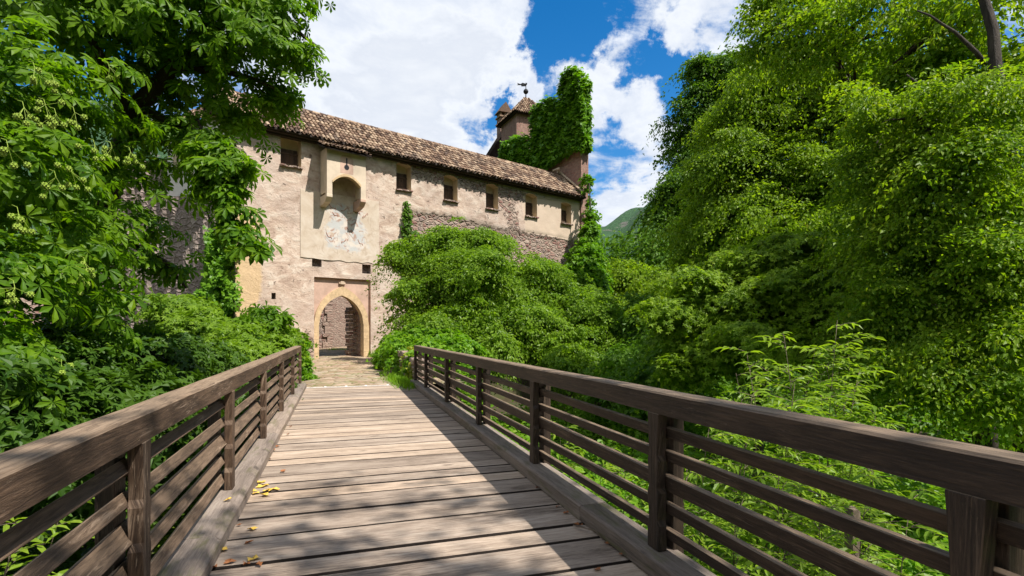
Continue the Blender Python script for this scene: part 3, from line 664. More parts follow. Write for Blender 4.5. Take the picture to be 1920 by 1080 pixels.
# inner pier with quoins and the courtyard wall beyond
qx = sz(624, 1, -12.3)[0]; qb = MB(); z = -.1
while z < 5.5:
    h = random.uniform(.24, .36); ln = random.choice((.42, .6, .75)); qb.box(WP(qx - ln / 2, z + h / 2, -12.65), (ln, .7 + random.uniform(-.03, .03), h - .012), RW); z += h
pier = empty('inner_pier', WP(qx, 0, -12.5), label='rubble pier with dark squared corner stones seen through the gateway', cat='wall')
qb.build('quoins', M_COURSE, pier, bevel=.02)
pb = MB(); pb.box(WP(qx - 1.95, 2.6, -12.7), (3.7, .6, 5.8), RW); pb.build('pier_wall', M_RUB, pier)
cw = MB(); cw.box(WP(3.5, 2.9, -18.2), (16, .8, 7.0), RW)
tag(cw.build('courtyard_wall', M_COURSE), 'brown coursed stone wall across the courtyard behind the gateway', 'wall')

# fresco panel
fp = pz([(563, 353), (709, 353), (709, 478), (563, 478)])
fs0, fs1 = sz(563, 1)[0], sz(710, 1)[0]; fz1 = sz(636, 366)[1]; fz0 = sz(636, 489)[1]
a_ = grid_lines(fs0, fs1, .12, []); b_ = grid_lines(fz0, fz1, .12, []); A, B = np.meshgrid(a_, b_, indexing='ij')
B2 = B.copy(); B2[:, 0] += .10 * vnoise(A[:, 0], A[:, 0], 3, 5)
fr_poly = pz([(612, 388), (640, 380), (670, 385), (682, 400), (684, 425), (690, 462), (672, 474), (640, 472), (612, 462), (606, 440), (613, 415)])
X = np.array(W0) + A[..., None] * np.array(WD) + B2[..., None] * np.array(UP) - .03 * np.array(WN); idf = np.arange(A.size).reshape(A.shape)
Qf = np.stack([idf[:-1, :-1], idf[1:, :-1], idf[1:, 1:], idf[:-1, 1:]], -1).reshape(-1, 4); uf = np.stack([A.ravel() + 3, B.ravel() + 7], -1)
fo = link('fresco_panel', np_mesh('fresco_panel', X.reshape(-1, 3), Qf.ravel(), np.arange(len(Qf)) * 4, np.full(len(Qf), 4), uf[Qf.ravel()], {'fresco': poly_sd(fr_poly, A, B).ravel()}), M_FRESCO, castle)
fo.modifiers.new('depth', 'SOLIDIFY').thickness = .03; fo.modifiers[0].offset = -1

random.seed(12); M_SCROLL = plain('faded_red_paint', (.40, .22, .17), .95, 0, 9, .35)
for (px, py, w_, h_, tw_) in [(622, 388, .5, .25, 1), (645, 394, .55, .22, -1), (668, 398, .5, .2, 1), (684, 405, .35, .25, -1), (628, 402, .35, .12, 1), (655, 432, .4, .3, 1), (662, 420, .3, .2, -1), (616, 442, .3, .25, 1), (645, 452, .4, .2, -1), (675, 455, .3, .25, 1)]:
    cs0, cz0 = sz(px, py); pts_ = []
    for i in range(13):
        t = i / 12 * 2 * math.pi; pts_.append(WP(cs0 + w_ * (i / 12 - .5) + .08 * math.cos(t * 1.4), cz0 + tw_ * h_ * .5 * math.sin(t) + .05 * math.cos(3 * t), .028))
    fsc = MB(); fsc.tube(pts_, [.006 + .022 * math.sin(math.pi * i / 12) * random.uniform(.5, 1) for i in range(13)], 5); fsc.build('painted_scroll', M_SCROLL, fo)
# hanging bay over the gate (machicolation)
bo = .95
bl, br_ = sz(613, 1, bo)[0], sz(686, 1, bo)[0]; bt = sz(650, 284, bo)[1]; bb = sz(650, 335, bo)[1]; barch = sz(650, 340, bo)[1]; bbr = sz(650, 382, bo)[1]
bay = MB(); n = 10; bw_ = .27
arch = [(bl + bw_ + (br_ - bl - 2 * bw_) * i / n, bb - .30 + .42 * (1 - (2 * i / n - 1) ** 2)) for i in range(n + 1)]
fpoly = [(bl, bt), (bl, bbr + .35)] + [(bl + bw_, bbr + .35)] + arch + [(br_ - bw_, bbr + .35), (br_, bbr + .35), (br_, bt)]
bay.prism(fpoly[::-1], bo - .22, bo, W0, WD, UP, -WN)
for x in (bl, br_ - .2): bay.prism([(x, bbr + .45), (x + .2, bbr + .45), (x + .2, bt), (x, bt)], 0.08, bo - .22, W0, WD, UP, -WN)
bay.prism([(bl + .2, bt - .1), (br_ - .2, bt - .1), (br_ - .2, bt), (bl + .2, bt)], 0.08, bo - .22, W0, WD, UP, -WN)
bayo = bay.build('hanging_bay', M_BEIGE, castle)
am = MB()
for i in range(n):
    a, b = arch[i], arch[i + 1]; am.prism([(a[0], a[1] - .02), (b[0], b[1] - .02), (b[0], b[1] + .10), (a[0], a[1] + .10)], bo - .24, bo + .025, W0, WD, UP, -WN)
am.build('arch_moulding', M_SAND, bayo)
for x, mm in ((bl, M_BEIGE), (br_ - bw_, M_PINKP)):
    bk = MB(); prof = [(0.0, bbr + .35), (0.0, bbr - .15), (.35, bbr - .1), (.72, bbr + .0), (bo + .01, bbr + .22), (bo + .01, bbr + .36)]
    bk.prism(prof[::-1], x - .015, x + bw_ + .015, W0, -WN, UP, WD); bk.build('bracket', mm, bayo, bevel=.02)
kh = MB(); kx, kz = sz(650, 314, bo); kh.tube([WP(kx, kz, bo + .004), WP(kx, kz, bo + .012)], .13, 14); kh.box(WP(kx, kz + .25, bo + .008), (.07, .012, .42), RW); kh.build('keyhole_loop', M_IRON, bayo)
fr = MB(); fr.prism([(kx - .33, kz - .32), (kx + .35, kz - .32), (kx + .35, kz + .45), (kx + .2, kz + .6), (kx - .2, kz + .62), (kx - .33, kz + .45)], bo, bo + .004, W0, WD, UP, -WN); fr.build('painted_surround', M_PINKP, bayo)

def tiles(mb, org, ax, upv, nv, length, slope, pitch=.22, row=.36, rad=.095, base=True, rj=.012, clip=None):
    "rows of half-round tiles; ax along the eave, upv up the slope, nv the roof normal"
    ax, upv, nv, org = Vector(ax), Vector(upv), Vector(nv), Vector(org); nc = int(length / pitch); nr = max(1, int(slope / row)); seg = 5
    for j in range(nr):
        for i in range(nc):
            x = (i + .5) * pitch; y = j * row
            if clip and not clip(x, y): continue
            t0 = org + ax * (x + random.gauss(0, rj)) + upv * (y - .04 + random.gauss(0, rj * 1.5)) + nv * (.02 + random.uniform(0, .02)); t1 = t0 + upv * (row * 1.28) + ax * random.gauss(0, rj) - nv * .035
            k0 = len(mb.v)
            for (p, r) in ((t0, rad), (t1, rad * .8)):
                for q in range(seg + 1):
                    a = math.pi * q / seg; mb.v.append(tuple(p + ax * (math.cos(a) * r) + nv * (math.sin(a) * r)))
            for q in range(seg):
                mb.f.append([k0 + q, k0 + q + 1, k0 + seg + 2 + q, k0 + seg + 1 + q]); mb.mi.append(0); mb.uv += [(0, 0)] * 4
            # thickness at the lower mouth
            for q in range(seg + 1):
                a = math.pi * q / seg; mb.v.append(tuple(t0 + ax * (math.cos(a) * (rad - .022)) + nv * (math.sin(a) * (rad - .022))))
            for q in range(seg):
                mb.f.append([k0 + q + 1, k0 + q, k0 + 2 * seg + 2 + q, k0 + 2 * seg + 3 + q]); mb.mi.append(0); mb.uv += [(0, 0)] * 4
            # channel tile between
            c0 = len(mb.v)
            for (p, r) in ((t0 + ax * (pitch / 2) + nv * .012, rad * .8), (t1 + ax * (pitch / 2), rad * .8)):
                for q in range(4):
                    a = math.pi + math.pi * q / 3; mb.v.append(tuple(p + ax * (math.cos(a) * r) + nv * (math.sin(a) * r * .6)))
            for q in range(3):
                mb.f.append([c0 + q, c0 + q + 1, c0 + 5 + q, c0 + 4 + q]); mb.mi.append(0); mb.uv += [(0, 0)] * 4
# main roof
sl = R(40); over = .55; upv = (WN * math.cos(sl) + UP * math.sin(sl)); nv = (-WN * math.sin(sl) + UP * math.cos(sl))
rs0 = sz(405, 1)[0]; RSL = 3.3; ez = Z_TOP - .12
roof = MB(); tiles(roof, WP(rs0, ez, over), WD, upv, nv, S_R - rs0 + .1, RSL)
ro = roof.build('roof', M_TILE, castle)
rd = MB()   # deck under the tiles, rear slope, soffit beam
L = S_R - rs0
rd.box(WP(rs0 + L / 2, 0, 0) * 1 + UP * ez + (-WN * over + upv * (RSL / 2)) - nv * .07, (L, RSL + .05, .08), Matrix((WD, upv, nv)).transposed())
upr = (-WN * math.cos(sl) + UP * math.sin(sl)); nr_ = (WN * math.sin(sl) + UP * math.cos(sl)); ridge = WP(0, ez, over) + upv * RSL
rd.box(WD * (rs0 + L / 2) + ridge - upr * (RSL / 2) - nr_ * .07, (L, RSL, .08), Matrix((WD, upr, nr_)).transposed())
rd.box(WP(rs0 + L / 2, ez - .06, .18), (L, .5, .14), RW); rd.box(WP(rs0 + L / 2, ez - .10, .05), (L, .3, .22), RW)
x = rs0 + .2
while x < S_R: rd.box(WP(x, ez - .04, .30), (.11, .62, .11), RW); x += .55
rd.build('roof_timbers', M_EAVE, ro)
rt = MB(); x = rs0
while x < S_R - .1:
    c = ridge + WD * (x + .2); i0 = len(rt.v)
    for (pp, r) in ((c - WD * .24, .13), (c + WD * .22, .11)):
        for q in range(7): a = math.pi * q / 6; rt.v.append(tuple(pp - WN * (math.cos(a) * r) + UP * (math.sin(a) * r + random.uniform(0, .01) - .02)))
    for q in range(6): rt.f.append([i0 + q, i0 + q + 1, i0 + 8 + q, i0 + 7 + q]); rt.mi.append(0); rt.uv += [(0, 0)] * 4
    x += .42
rt.build('ridge_tiles', M_TILE, ro)
# little hood roof over the bay
hd = MB(); hs_ = R(24); hu = (WN * math.cos(hs_) + UP * math.sin(hs_)); hn = (-WN * math.sin(hs_) + UP * math.cos(hs_))
h0 = bl - .28; h1 = br_ + .22
tiles(hd, WP(h0, bt - .02, bo + .32), WD, hu, hn, h1 - h0, 1.3, pitch=.2, row=.36)
hd.build('hood_tiles', M_TILE, bayo)
hb = MB(); hb.box(WP((h0 + h1) / 2, bt - .05, bo + .25) + hu * .6 - hn * .05, (h1 - h0 - .05, 1.35, .06), Matrix((WD, hu, hn)).transposed()); hb.build('hood_boards', M_EAVE, bayo)

# ------------------------------------------------------------------ ruined tower wall at the right end
CS = S_R
def cr(px, py):
    r = ray(px, py); d = (WP(CS, 0) - Vector((0, 0, 0))).dot(WD) / r.dot(WD); p = Vector((0, 0, EYE)) + r * d; return ((p - WP(CS, 0)).dot(WN), p.z)
cwid = sz(1101, 1)[0] - CS
prof = [(-.12, -5), (-.12, cr(1089, 262)[1]), (.5, cr(1080, 150)[1]), (1.3, cr(1070, 145)[1]), cr(1054, 185), cr(1052, 210), cr(1030, 205), cr(1008, 215), cr(1004, 285), cr(965, 285), cr(945, 300), (12.5, 12), (12.5, -2), (0.5, -5)]
tw = empty('ruined_tower', WP(CS + .3, 0), label='tall broken red stone tower wall at the right end of the roof', cat='tower')
tb_ = MB(); tb_.prism(prof[::-1], 0.02, cwid, WP(CS, 0), WN, UP, WD); tb_.build('wall', M_TOWER, tw)
cp = MB()  # mortar coping where the roof meets the tower
a0 = WP(CS, ez + .12, over) ; cp.tube([a0 + upv * (RSL * t) + nv * .10 + WD * (-.06) for t in (0, .2, .4, .6, .8, 1)], [.07, .09, .08, .1, .09, .13], 6, wob=.2)
cp.tube([a0 + upv * (RSL) + nv * .1 - WD * .3, a0 + upv * (RSL) + nv * .35 - WD * .42, a0 + upv * (RSL) + nv * .1 - WD * .9], [.14, .12, .05], 6); cp.build('coping', M_SANDP, castle)

# ------------------------------------------------------------------ turret and chimney behind
D_T = 50.0
def TP(px, py, d=D_T): return P(px, py, d)
tur = empty('turret', TP(985, 612), label='square red stone turret with pyramid tile roof and weather vane', cat='turret')
c0 = TP(986, 612); c0.z = 0; yaw = -TH + R(24); RZ = Matrix.Rotation(yaw, 3, 'Z'); hw = 1.75
tz = TP(986, 224).z; apex = TP(988, 188, D_T).z
t_ = MB(); t_.box(c0 + UP * (tz / 2), (2 * hw, 2 * hw, tz), RZ); t_.build('wall', M_TOWER, tur)
pr = MB(); hr = hw + .38; rise = apex - tz + .55; ax0 = RZ @ Vector((1, 0, 0)); ay0 = RZ @ Vector((0, 1, 0)); ctr = c0 + UP * (tz - .25)
for s_ in range(4):
    a = Matrix.Rotation(s_ * math.pi / 2, 3, 'Z') @ ax0; o = Matrix.Rotation(s_ * math.pi / 2, 3, 'Z') @ (-ay0)
    sll = math.hypot(hr, rise); u_ = (-o * hr + UP * rise).normalized(); n_ = (o * rise + UP * hr).normalized()
    tiles(pr, ctr + o * hr - a * hr, a, u_, n_, 2 * hr, sll, clip=lambda x, y: min(x, 2 * hr - x) > (y + .15) / sll * hr)
tro = pr.build('roof', M_TILE, tur)
pd = MB(); base_i = len(pd.v); cs4 = [ctr + ax0 * sx * hr + ay0 * sy * hr for sx, sy in ((-1, -1), (1, -1), (1, 1), (-1, 1))]
for i in range(4): pd.face([cs4[i] - UP * .06, cs4[(i + 1) % 4] - UP * .06, ctr + UP * (rise - .06)], [(0, 0), (1, 0), (.5, 1)])
pd.face([c - UP * .1 for c in cs4[::-1]], [(0, 0)] * 4); pd.build('roof_boards', M_EAVE, tro)
va = MB(); vb = ctr + UP * rise; H = TP(988, 155).z - vb.z; va.tube([vb - UP * .2, vb + UP * H], [.05, .025], 6)
for i in range(6):
    a1, a2 = math.pi * i / 6, math.pi * (i + 1) / 6; va.tube([vb + UP * (H * .38 - math.cos(a1) * .24), vb + UP * (H * .38 - math.cos(a2) * .24)], [max(.01, math.sin(a1) * .24), max(.01, math.sin(a2) * .24)], 10, cap=False)
va.prism([(-.85, .12), (-.45, .12), (-.4, 0), (.0, .02), (.12, .2), (.12, .34), (-.05, .26), (-.3, .34), (-.5, .22), (-.85, .34), (-.7, .22)], -.015, .015, vb + UP * (H - .35), RT, UP, FW)
va.build('weather_vane', M_IRON, tur)
# house with sloping verge beside the turret
hz = empty('upper_house', TP(945, 612, 54), label='upper castle house with a steep tiled roof edge left of the turret', cat='house')
hv = MB(); e0 = P(905, 306, 52); e1 = P(962, 216, 52); mid = (e0 + e1) / 2; dv = (e1 - e0).normalized(); sid = (FW - dv * FW.dot(dv)).normalized(); nn = dv.cross(sid)
if nn.z < 0: nn = -nn
hv.box(mid + sid * 3.2, ((e1 - e0).length + 1.2, 6.6, .28), Matrix((dv, sid, nn)).transposed()); hv.build('roof', M_EAVE, hz)
hw_ = MB(); hw_.prism([(0, -14), (3.6, -14), (3.6, 3.6), (0.0, -1.6)], .3, 6, e0 + RT * .5 + UP * .6, RT, UP, FW); hw_.build('wall', M_TOWER, hz)
ch = MB(); cc = P(944, 240, 55); ch.box(cc - UP * .6, (1.05, 1.0, 3.0), RZ); cho = ch.build('chimney', M_TOWER, hz)
cp2 = MB(); cz = cc + UP * .9
cp2.box(cz + UP * .08, (1.3, 1.25, .14), RZ)
for sx in (-1, 1): cp2.box(cz + ax0 * sx * .45 + UP * .32, (.14, 1.0, .4), RZ)
cp2.box(cz + ay0 * .0 + UP * .32, (.14, 1.0, .4), RZ)
cp2.prism([(-.75, .5), (.75, .5), (0, 1.55)], -.68, .68, cz, ax0, UP, ay0); cp2.build('chimney_cap', M_TILE, cho)

# ------------------------------------------------------------------ left wing
lw = empty('side_range', P(300, 612, 34), label='left wing wall, white plaster above grey crag masonry, behind the chestnut', cat='wall')
LC0 = WP(S_L + .05, 0, -.35); LD1 = P(322, 612, 27.6); LD1.z = 0; LD2 = P(60, 612, 33); LD2.z = 0
def strip(a, b, z0, z1, name, m, par, th=.8, nseg=30, amp=.12, uo=0):
    a, b = Vector(a), Vector(b); L = (b - a).length; d = (b - a) / L; nrm = Vector((d.y, -d.x, 0)); 
    if nrm.dot(-a) < 0: nrm = -nrm
    m_ = MB(); nz = 12; g = random.Random(hash(name) % 100); P_ = [[None] * (nz + 1) for _ in range(nseg + 1)]
    for i in range(nseg + 1):
        for j in range(nz + 1):
            P_[i][j] = a + d * (L * i / nseg) + nrm * (amp * math.sin(i * 1.3 + j * .9) * math.sin(i * .7 - j * 1.7)) + UP * (z0 + (z1 - z0) * j / nz)
    for i in range(nseg):
        for j in range(nz):
            u0, u1 = L * i / nseg + uo, L * (i + 1) / nseg + uo; w0, w1 = z0 + (z1 - z0) * j / nz, z0 + (z1 - z0) * (j + 1) / nz
            m_.face([P_[i][j], P_[i + 1][j], P_[i + 1][j + 1], P_[i][j + 1]], [(u0, w0), (u1, w0), (u1, w1), (u0, w1)])
    m_.prism([(0, z0), (L, z0), (L, z1), (0, z1)], -.1 - th, -.15, a, d, UP, nrm)
    return m_.build(name, m, par)
LD3 = P(150, 612, 28.4); LD3.z = 0
strip(LC0, LD3, -5, 8.0, 'masonry_wall', M_CRAG, lw, nseg=50, amp=.08)
strip(LD1 + (LD3 - LD1) * .04, LD3, 7.9, 10.2, 'upper_masonry', M_CRAG, lw, amp=.06)
zt = 11.6
up_w = strip(LC0 - FW * .25, LD1 - FW * .35, 7.2, zt, 'plaster_wall', M_WHITEP, lw, amp=.0)
for f_ in (.40, .62, .84):
    q = (LC0 - FW * .25).lerp(LD1 - FW * .35, f_); dd = (LD1 - LC0).normalized(); sl_ = MB(); sl_.box(q + UP * 9.9 - FW * .06, (.30, .16, 1.7), Matrix((dd, Vector((-dd.y, dd.x, 0)), UP)).transposed()); sl_.build('slit_window', M_REVEAL, up_w)
low = strip(P(335, 612, 30) * Vector((1, 1, 0)) if False else Vector((P(340, 612, 31).x, P(340, 612, 31).y, 0)), Vector((P(-60, 612, 25).x, P(-60, 612, 25).y, 0)), -5, 5.2, 'terrace_wall', M_RUB, None)
tag(low, 'low pinkish rubble terrace wall glimpsed between chestnut leaves', 'wall')
rr_ = MB(); tiles(rr_, LC0 + UP * (zt - .1) - FW * .6, (LD1 - LC0).normalized(), (FW * math.cos(sl) + UP * math.sin(sl)), (-FW * math.sin(sl) + UP * math.cos(sl)), (LD1 - LC0).length, 2.6)
rr_.build('roof', M_TILE, lw)

# ------------------------------------------------------------------ ground
BE = 15.45            # far end of the bridge
def smooth(a, b, x): t = np.clip((x - a) / (b - a), 0, 1); return t * t * (3 - 2 * t)
W0n, WDn, WNn = np.array(W0), np.array(WD), np.array(WN)
def terrain(x, y):
    n_ = (x - W0n[0]) * WNn[0] + (y - W0n[1]) * WNn[1]; s_ = (x - W0n[0]) * WDn[0] + (y - W0n[1]) * WDn[1]
    base = -3.1 + .35 * np.sin(x * .7 + 1) * np.sin(y * .5) + .2 * np.sin(x * 1.9) * np.sin(y * 1.3 + 2)
    base = base - .0 * x + 1.4 * smooth(6, 30, x) * smooth(40, 5, y)
    path = smooth(2.6, .1, np.abs(x - .5) - 2.3) * smooth(BE - .15, BE + .35, y)
    nearb = smooth(-3.5, -4.5, y) * smooth(4.5, 2, np.abs(x - .5))
    yard = smooth(-.4, .3, n_) * smooth(-7, -5, s_) * smooth(26, 22, s_) * smooth(30, 20, n_)
    k_ = np.maximum(np.maximum(path, yard), nearb); z = base * (1 - k_) + (-.06) * k_
    r_ = np.hypot(x, y); z = z - 25 * smooth(45, 160, r_) * (1 - smooth(200, 420, r_))
    return z
ring = np.concatenate([np.arange(-30, 44, .5)]); 
ext = np.array([50, 60, 75, 100, 140, 200, 300, 450, 700, 1100, 1800, 3000.])
ax_ = np.concatenate([-ext[::-1], ring, ext]); X, Y = np.meshgrid(ax_, ax_, indexing='ij'); Z = terrain(X, Y)
id2 = np.arange(X.size).reshape(X.shape); Q2 = np.stack([id2[:-1, :-1], id2[1:, :-1], id2[1:, 1:], id2[:-1, 1:]], -1).reshape(-1, 4)
link('ground', np_mesh('ground', np.stack([X, Y, Z], -1).reshape(-1, 3), Q2.ravel(), np.arange(len(Q2)) * 4, np.full(len(Q2), 4), smooth=True), M_GROUND, kind='structure')
# hills
g = np.random.default_rng(5); na, nr2 = 700, 60; ang = np.linspace(0, 2 * math.pi, na + 1); rr = np.linspace(0, 1, nr2)
Aa, Rr = np.meshgrid(ang, rr, indexing='ij'); rad_ = 620 + Rr * 900
hgt = 150 + 60 * np.sin(Aa * 3 + 1.0) + 25 * np.sin(Aa * 11 + 2)
a_t = math.atan2(P(1185, 612, 1).y, P(1185, 612, 1).x); hgt = hgt * 0 + 268 + 110 * smooth(.10, .5, np.abs(((Aa - a_t + math.pi) % (2 * math.pi)) - math.pi)) - 55 * np.exp(-((Aa - a_t - .05) / .05) ** 2)
Zh = -40 + (hgt + 40) * np.sin(np.clip(Rr * 1.6, 0, 1) * math.pi / 2) ** 1.2
Zh += (10 * np.sin(Aa * 40 + Rr * 9) * np.sin(Aa * 23) + 4 * np.sin(Aa * 91 + Rr * 23)) * np.clip(Rr * 3, 0, 1)
Xh, Yh = rad_ * np.cos(Aa), rad_ * np.sin(Aa); idh = np.arange(Xh.size).reshape(Xh.shape)
Qh = np.stack([idh[:-1, :-1], idh[:-1, 1:], idh[1:, 1:], idh[1:, :-1]], -1).reshape(-1, 4)
link('hills', np_mesh('hills', np.stack([Xh, Yh, Zh], -1).reshape(-1, 3), Qh.ravel(), np.arange(len(Qh)) * 4, np.full(len(Qh), 4), smooth=True), M_HILL, kind='structure')
# flagstone path: uneven sheet
def pathsheet():
    xs = np.linspace(-4.0, 3.6, 64); ys = np.linspace(BE + .2, 44, 220); X, Y = np.meshgrid(xs, ys, indexing='ij')
    Z = -.02 + .018 * np.sin(X * 5.1 + Y * 2) * np.sin(Y * 4.3) + .02 * np.sin(X * 2.2 + 1) + .05 * smooth(20, 28, Y)
    i_ = np.arange(X.size).reshape(X.shape); Q = np.stack([i_[:-1, :-1], i_[1:, :-1], i_[1:, 1:], i_[:-1, 1:]], -1).reshape(-1, 4)
    mx = (xs[:-1] + xs[1:])[:, None] / 2 + 0 * ys[None, 1:]; my = (ys[:-1] + ys[1:])[None] / 2 + 0 * mx
    n_ = (mx - W0n[0]) * WNn[0] + (my - W0n[1]) * WNn[1]; s_ = (mx - W0n[0]) * WDn[0] + (my - W0n[1]) * WDn[1]
    k_ = ((n_ < -.05) | ((n_ < 2.5) & (s_ > il) & (s_ < ir)) | (n_ > 1.2)).ravel()
    Q = Q[k_]; return np_mesh('path', np.stack([X, Y, Z], -1).reshape(-1, 3), Q.ravel(), np.arange(len(Q)) * 4, np.full(len(Q), 4), smooth=True)
link('path', pathsheet(), M_PAVE, kind='structure')
th = MB(); x = -.84; rows = 0
while x < 2.05:
    wdt = random.uniform(.42, .62); th.box((x + wdt / 2, BE + .10, -.03), (min(wdt - .06, 2.1 - x), .12, .084), None); x += wdt
tho = th.build('threshold_stones', M_PAVE, bevel=.006); tag(tho, 'row of flat stones with white joints at the far end of the deck', 'threshold')
tm = MB(); tm.box((.6, BE + .10, -.021), (2.92, .20, .05), None); tm.build('mortar_bed', plain('white_mortar', (.74, .71, .66), .9), tho)

# ------------------------------------------------------------------ bridge
bridge = empty('footbridge', (.56, 6, 0), label='timber footbridge deck of worn cross planks leading to the gateway', cat='bridge')
DL, DR = -.82, 1.97
pk = MB(); y = -4.2; tilt = R(0.0)
while y < BE:
    wdt = random.choice((.50, .52, .48, .54, .46, .3)) if y < BE - .6 else BE - y - .0
    if y > 9: wdt = min(wdt, random.choice((.3, .34, .42, .5)))
    if BE - (y + wdt) < .12: wdt = BE - y
    x0, x1 = DL - .34 + random.uniform(-.03, .0), DR + .34 + random.uniform(0, .03)
    pk.box(((x0 + x1) / 2, y + wdt / 2, -.06 + random.uniform(-.006, .0)), (x1 - x0, wdt - random.uniform(.034, .052), .12), Matrix.Rotation(random.uniform(-.0012, .0012), 3, 'Z') @ Matrix.Rotation(random.uniform(-.003, .003), 3, 'X'))
    pk.mi[-4] = pk.mi[-3] = 1
    y += wdt
pk.build('deck', [M_DECK, M_EAVE], bridge, bevel=.004)
jm = MB()
for x in (-.7, .56, 1.85): jm.box((x, 5.6, -.32), (.26, 19.6, .34), None)
for y in (-2, 2.5, 7, 11.5, 15): jm.box((.56, y, -.5), (3.4, .24, .16), None)
jm.build('beams', M_EAVE, bridge, bevel=.01)
def kerb(x, y0, y1, name, lab):
    kb = MB(); y = y0; prof = [(-.14, .002), (.14, .002), (.14, .10), (.105, .135), (-.12, .135), (-.14, .12)]
    while y < y1:
        L = min(random.uniform(3.6, 4.6), y1 - y)
        if y1 - y - L < .5: L = y1 - y
        kb.prism([(q[0], q[1] + random.uniform(-.004, .004)) for q in prof], y, y + L - .012, (x, 0, 0), (1, 0, 0), (0, 0, 1), (0, 1, 0)); y += L
    # make U run along the length
    kb.uv = [(kb.v[i][1], kb.v[i][0] * 1.3 + kb.v[i][2] * 2.1 + 7 * x) for f in kb.f for i in f]
    return kb.build(name, M_KERB, bridge, bevel=.006, label=lab)
kerb(DL - .13, -4, BE + .1, 'kerb_beam', 'left kerb beam, sunlit and grey'); kerb(DR + .12, -4, BE + .05, 'kerb_beam', 'right kerb beam, mossy and mostly shaded')
def lerp(a, b, t): return a + (b - a) * t
def railing(side, xs, posts, ztop, m, label):
    rt_ = empty('timber_railing', (xs(7), 7, 0), label=label, cat='railing', group='railings along the footbridge')
    y0, y1 = posts[0] - .25, posts[-1] + .12; hr_ = MB(); n = 26
    # handrail swept so that it follows a slight wander
    prof = [(-.085, -.145), (.085, -.145), (.085, -.012), (.07, .0), (-.072, .002), (-.085, -.010)]
    i0 = len(hr_.v)
    for i in range(n + 1):
        y = lerp(y0, y1, i / n); cx = xs(y) + random.uniform(-.002, .002); z = ztop(y) + random.uniform(-.002, .002)
        for (a, b) in prof: hr_.v.append((cx + a, y, z + b))
    for i in range(n):
        for q in range(6):
            q2 = (q + 1) % 6; hr_.f.append([i0 + i * 6 + q, i0 + i * 6 + q2, i0 + (i + 1) * 6 + q2, i0 + (i + 1) * 6 + q][::-1]); hr_.mi.append(0)
            L0, L1 = lerp(y0, y1, i / n), lerp(y0, y1, (i + 1) / n); cu = [0, .17, .30, .32, .46, .48, .62]; hr_.uv += [(L0, cu[q]), (L0, cu[q + 1]), (L1, cu[q + 1]), (L1, cu[q])][::-1]
    for j in (0, n): hr_.f.append([i0 + j * 6 + q for q in range(6)][::(-1 if j else 1)]); hr_.mi.append(0); hr_.uv += [(prof[q][0] * .3, prof[q][1]) for q in range(6)]
    hr_.build('handrail', m, rt_)
    for y in posts:
        z1 = ztop(y) - .147; pm = MB(); xi = xs(y) - side * .055; xo = xs(y) + side * .075
        # inner post with notched edge: profile in (y,z) extruded in x
        w_ = .065; ed = []
        zs_ = [.137, .30, .34, .52, .56, .74, .78, z1]
        L = [(-w_, .137)] + [(-w_ + random.uniform(-.003, .003) + (.018 if i % 2 else 0), z) for i, z in enumerate(zs_[1:-1])] + [(-w_, z1)]
        Rr_ = [(w_, z1)] + [(w_ + random.uniform(-.003, .003) - (.018 if i % 2 else 0), z) for i, z in reversed(list(enumerate(zs_[1:-1])))] + [(w_, .137)]
        poly = Rr_ + L
        pm.prism([(a, b) for a, b in poly], -.035, .035, (xi, y, 0), (0, 1, 0), (0, 0, 1), (1, 0, 0))
        pm.uv = [(pm.v[i][2], pm.v[i][1] + pm.v[i][0] * .7 + y * 3) for f in pm.f for i in f]
        pm.build('post', m, rt_, bevel=.005)
        po = MB(); po.box((xo, y + .015, (z1 - .45) / 2), (.085, .15, z1 + .45)); po.build('outer_post', M_RAILD, rt_, bevel=.005)
    hs5 = [.235, .40, .575, .745, .905]
    for a, b in zip(posts[:-1], posts[1:]):
        for j, hz_ in enumerate(hs5):
            big = j == 2; sm = MB(); dz = (ztop((a + b) / 2) - 1.18) * hz_; ya, yb = a - .03, b + .03
            hgt_, thk = ((.112, .046) if big else (.074, .038)); tl = (R(34 if not big else 38) if side < 0 else R(-12)) * side
            p0 = Vector((xs(ya) + side * .01, ya, hz_ + dz + random.uniform(-.008, .008))); p1 = Vector((xs(yb) + side * .01, yb, hz_ + dz + random.uniform(-.008, .008)))
            dr = (p1 - p0).normalized(); sx = Vector((dr.y, -dr.x, 0)).normalized(); uz = dr.cross(sx) * -1
            if uz.z < 0: uz = -uz
            M3 = Matrix((sx, dr, uz)).transposed() @ Matrix.Rotation(tl, 3, 'Y')
            sm.box((p0 + p1) / 2, (thk, (p1 - p0).length, hgt_), M3); sm.build('rail_board', m, rt_, bevel=.004)
    return rt_
LPOST = [.75, 3.2, 5.6, 8.0, 10.45, 12.95, 15.35]; RPOST = [-1.1, 1.28, 3.2, 5.62, 8.1, 10.7, 13.4, 15.3]
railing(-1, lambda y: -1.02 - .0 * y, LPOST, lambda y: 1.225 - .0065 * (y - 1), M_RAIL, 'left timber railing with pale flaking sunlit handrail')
railing(1, lambda y: 2.13, RPOST, lambda y: 1.225 - .008 * (y - 1), M_RAILD, 'right timber railing, dark brown and shaded')

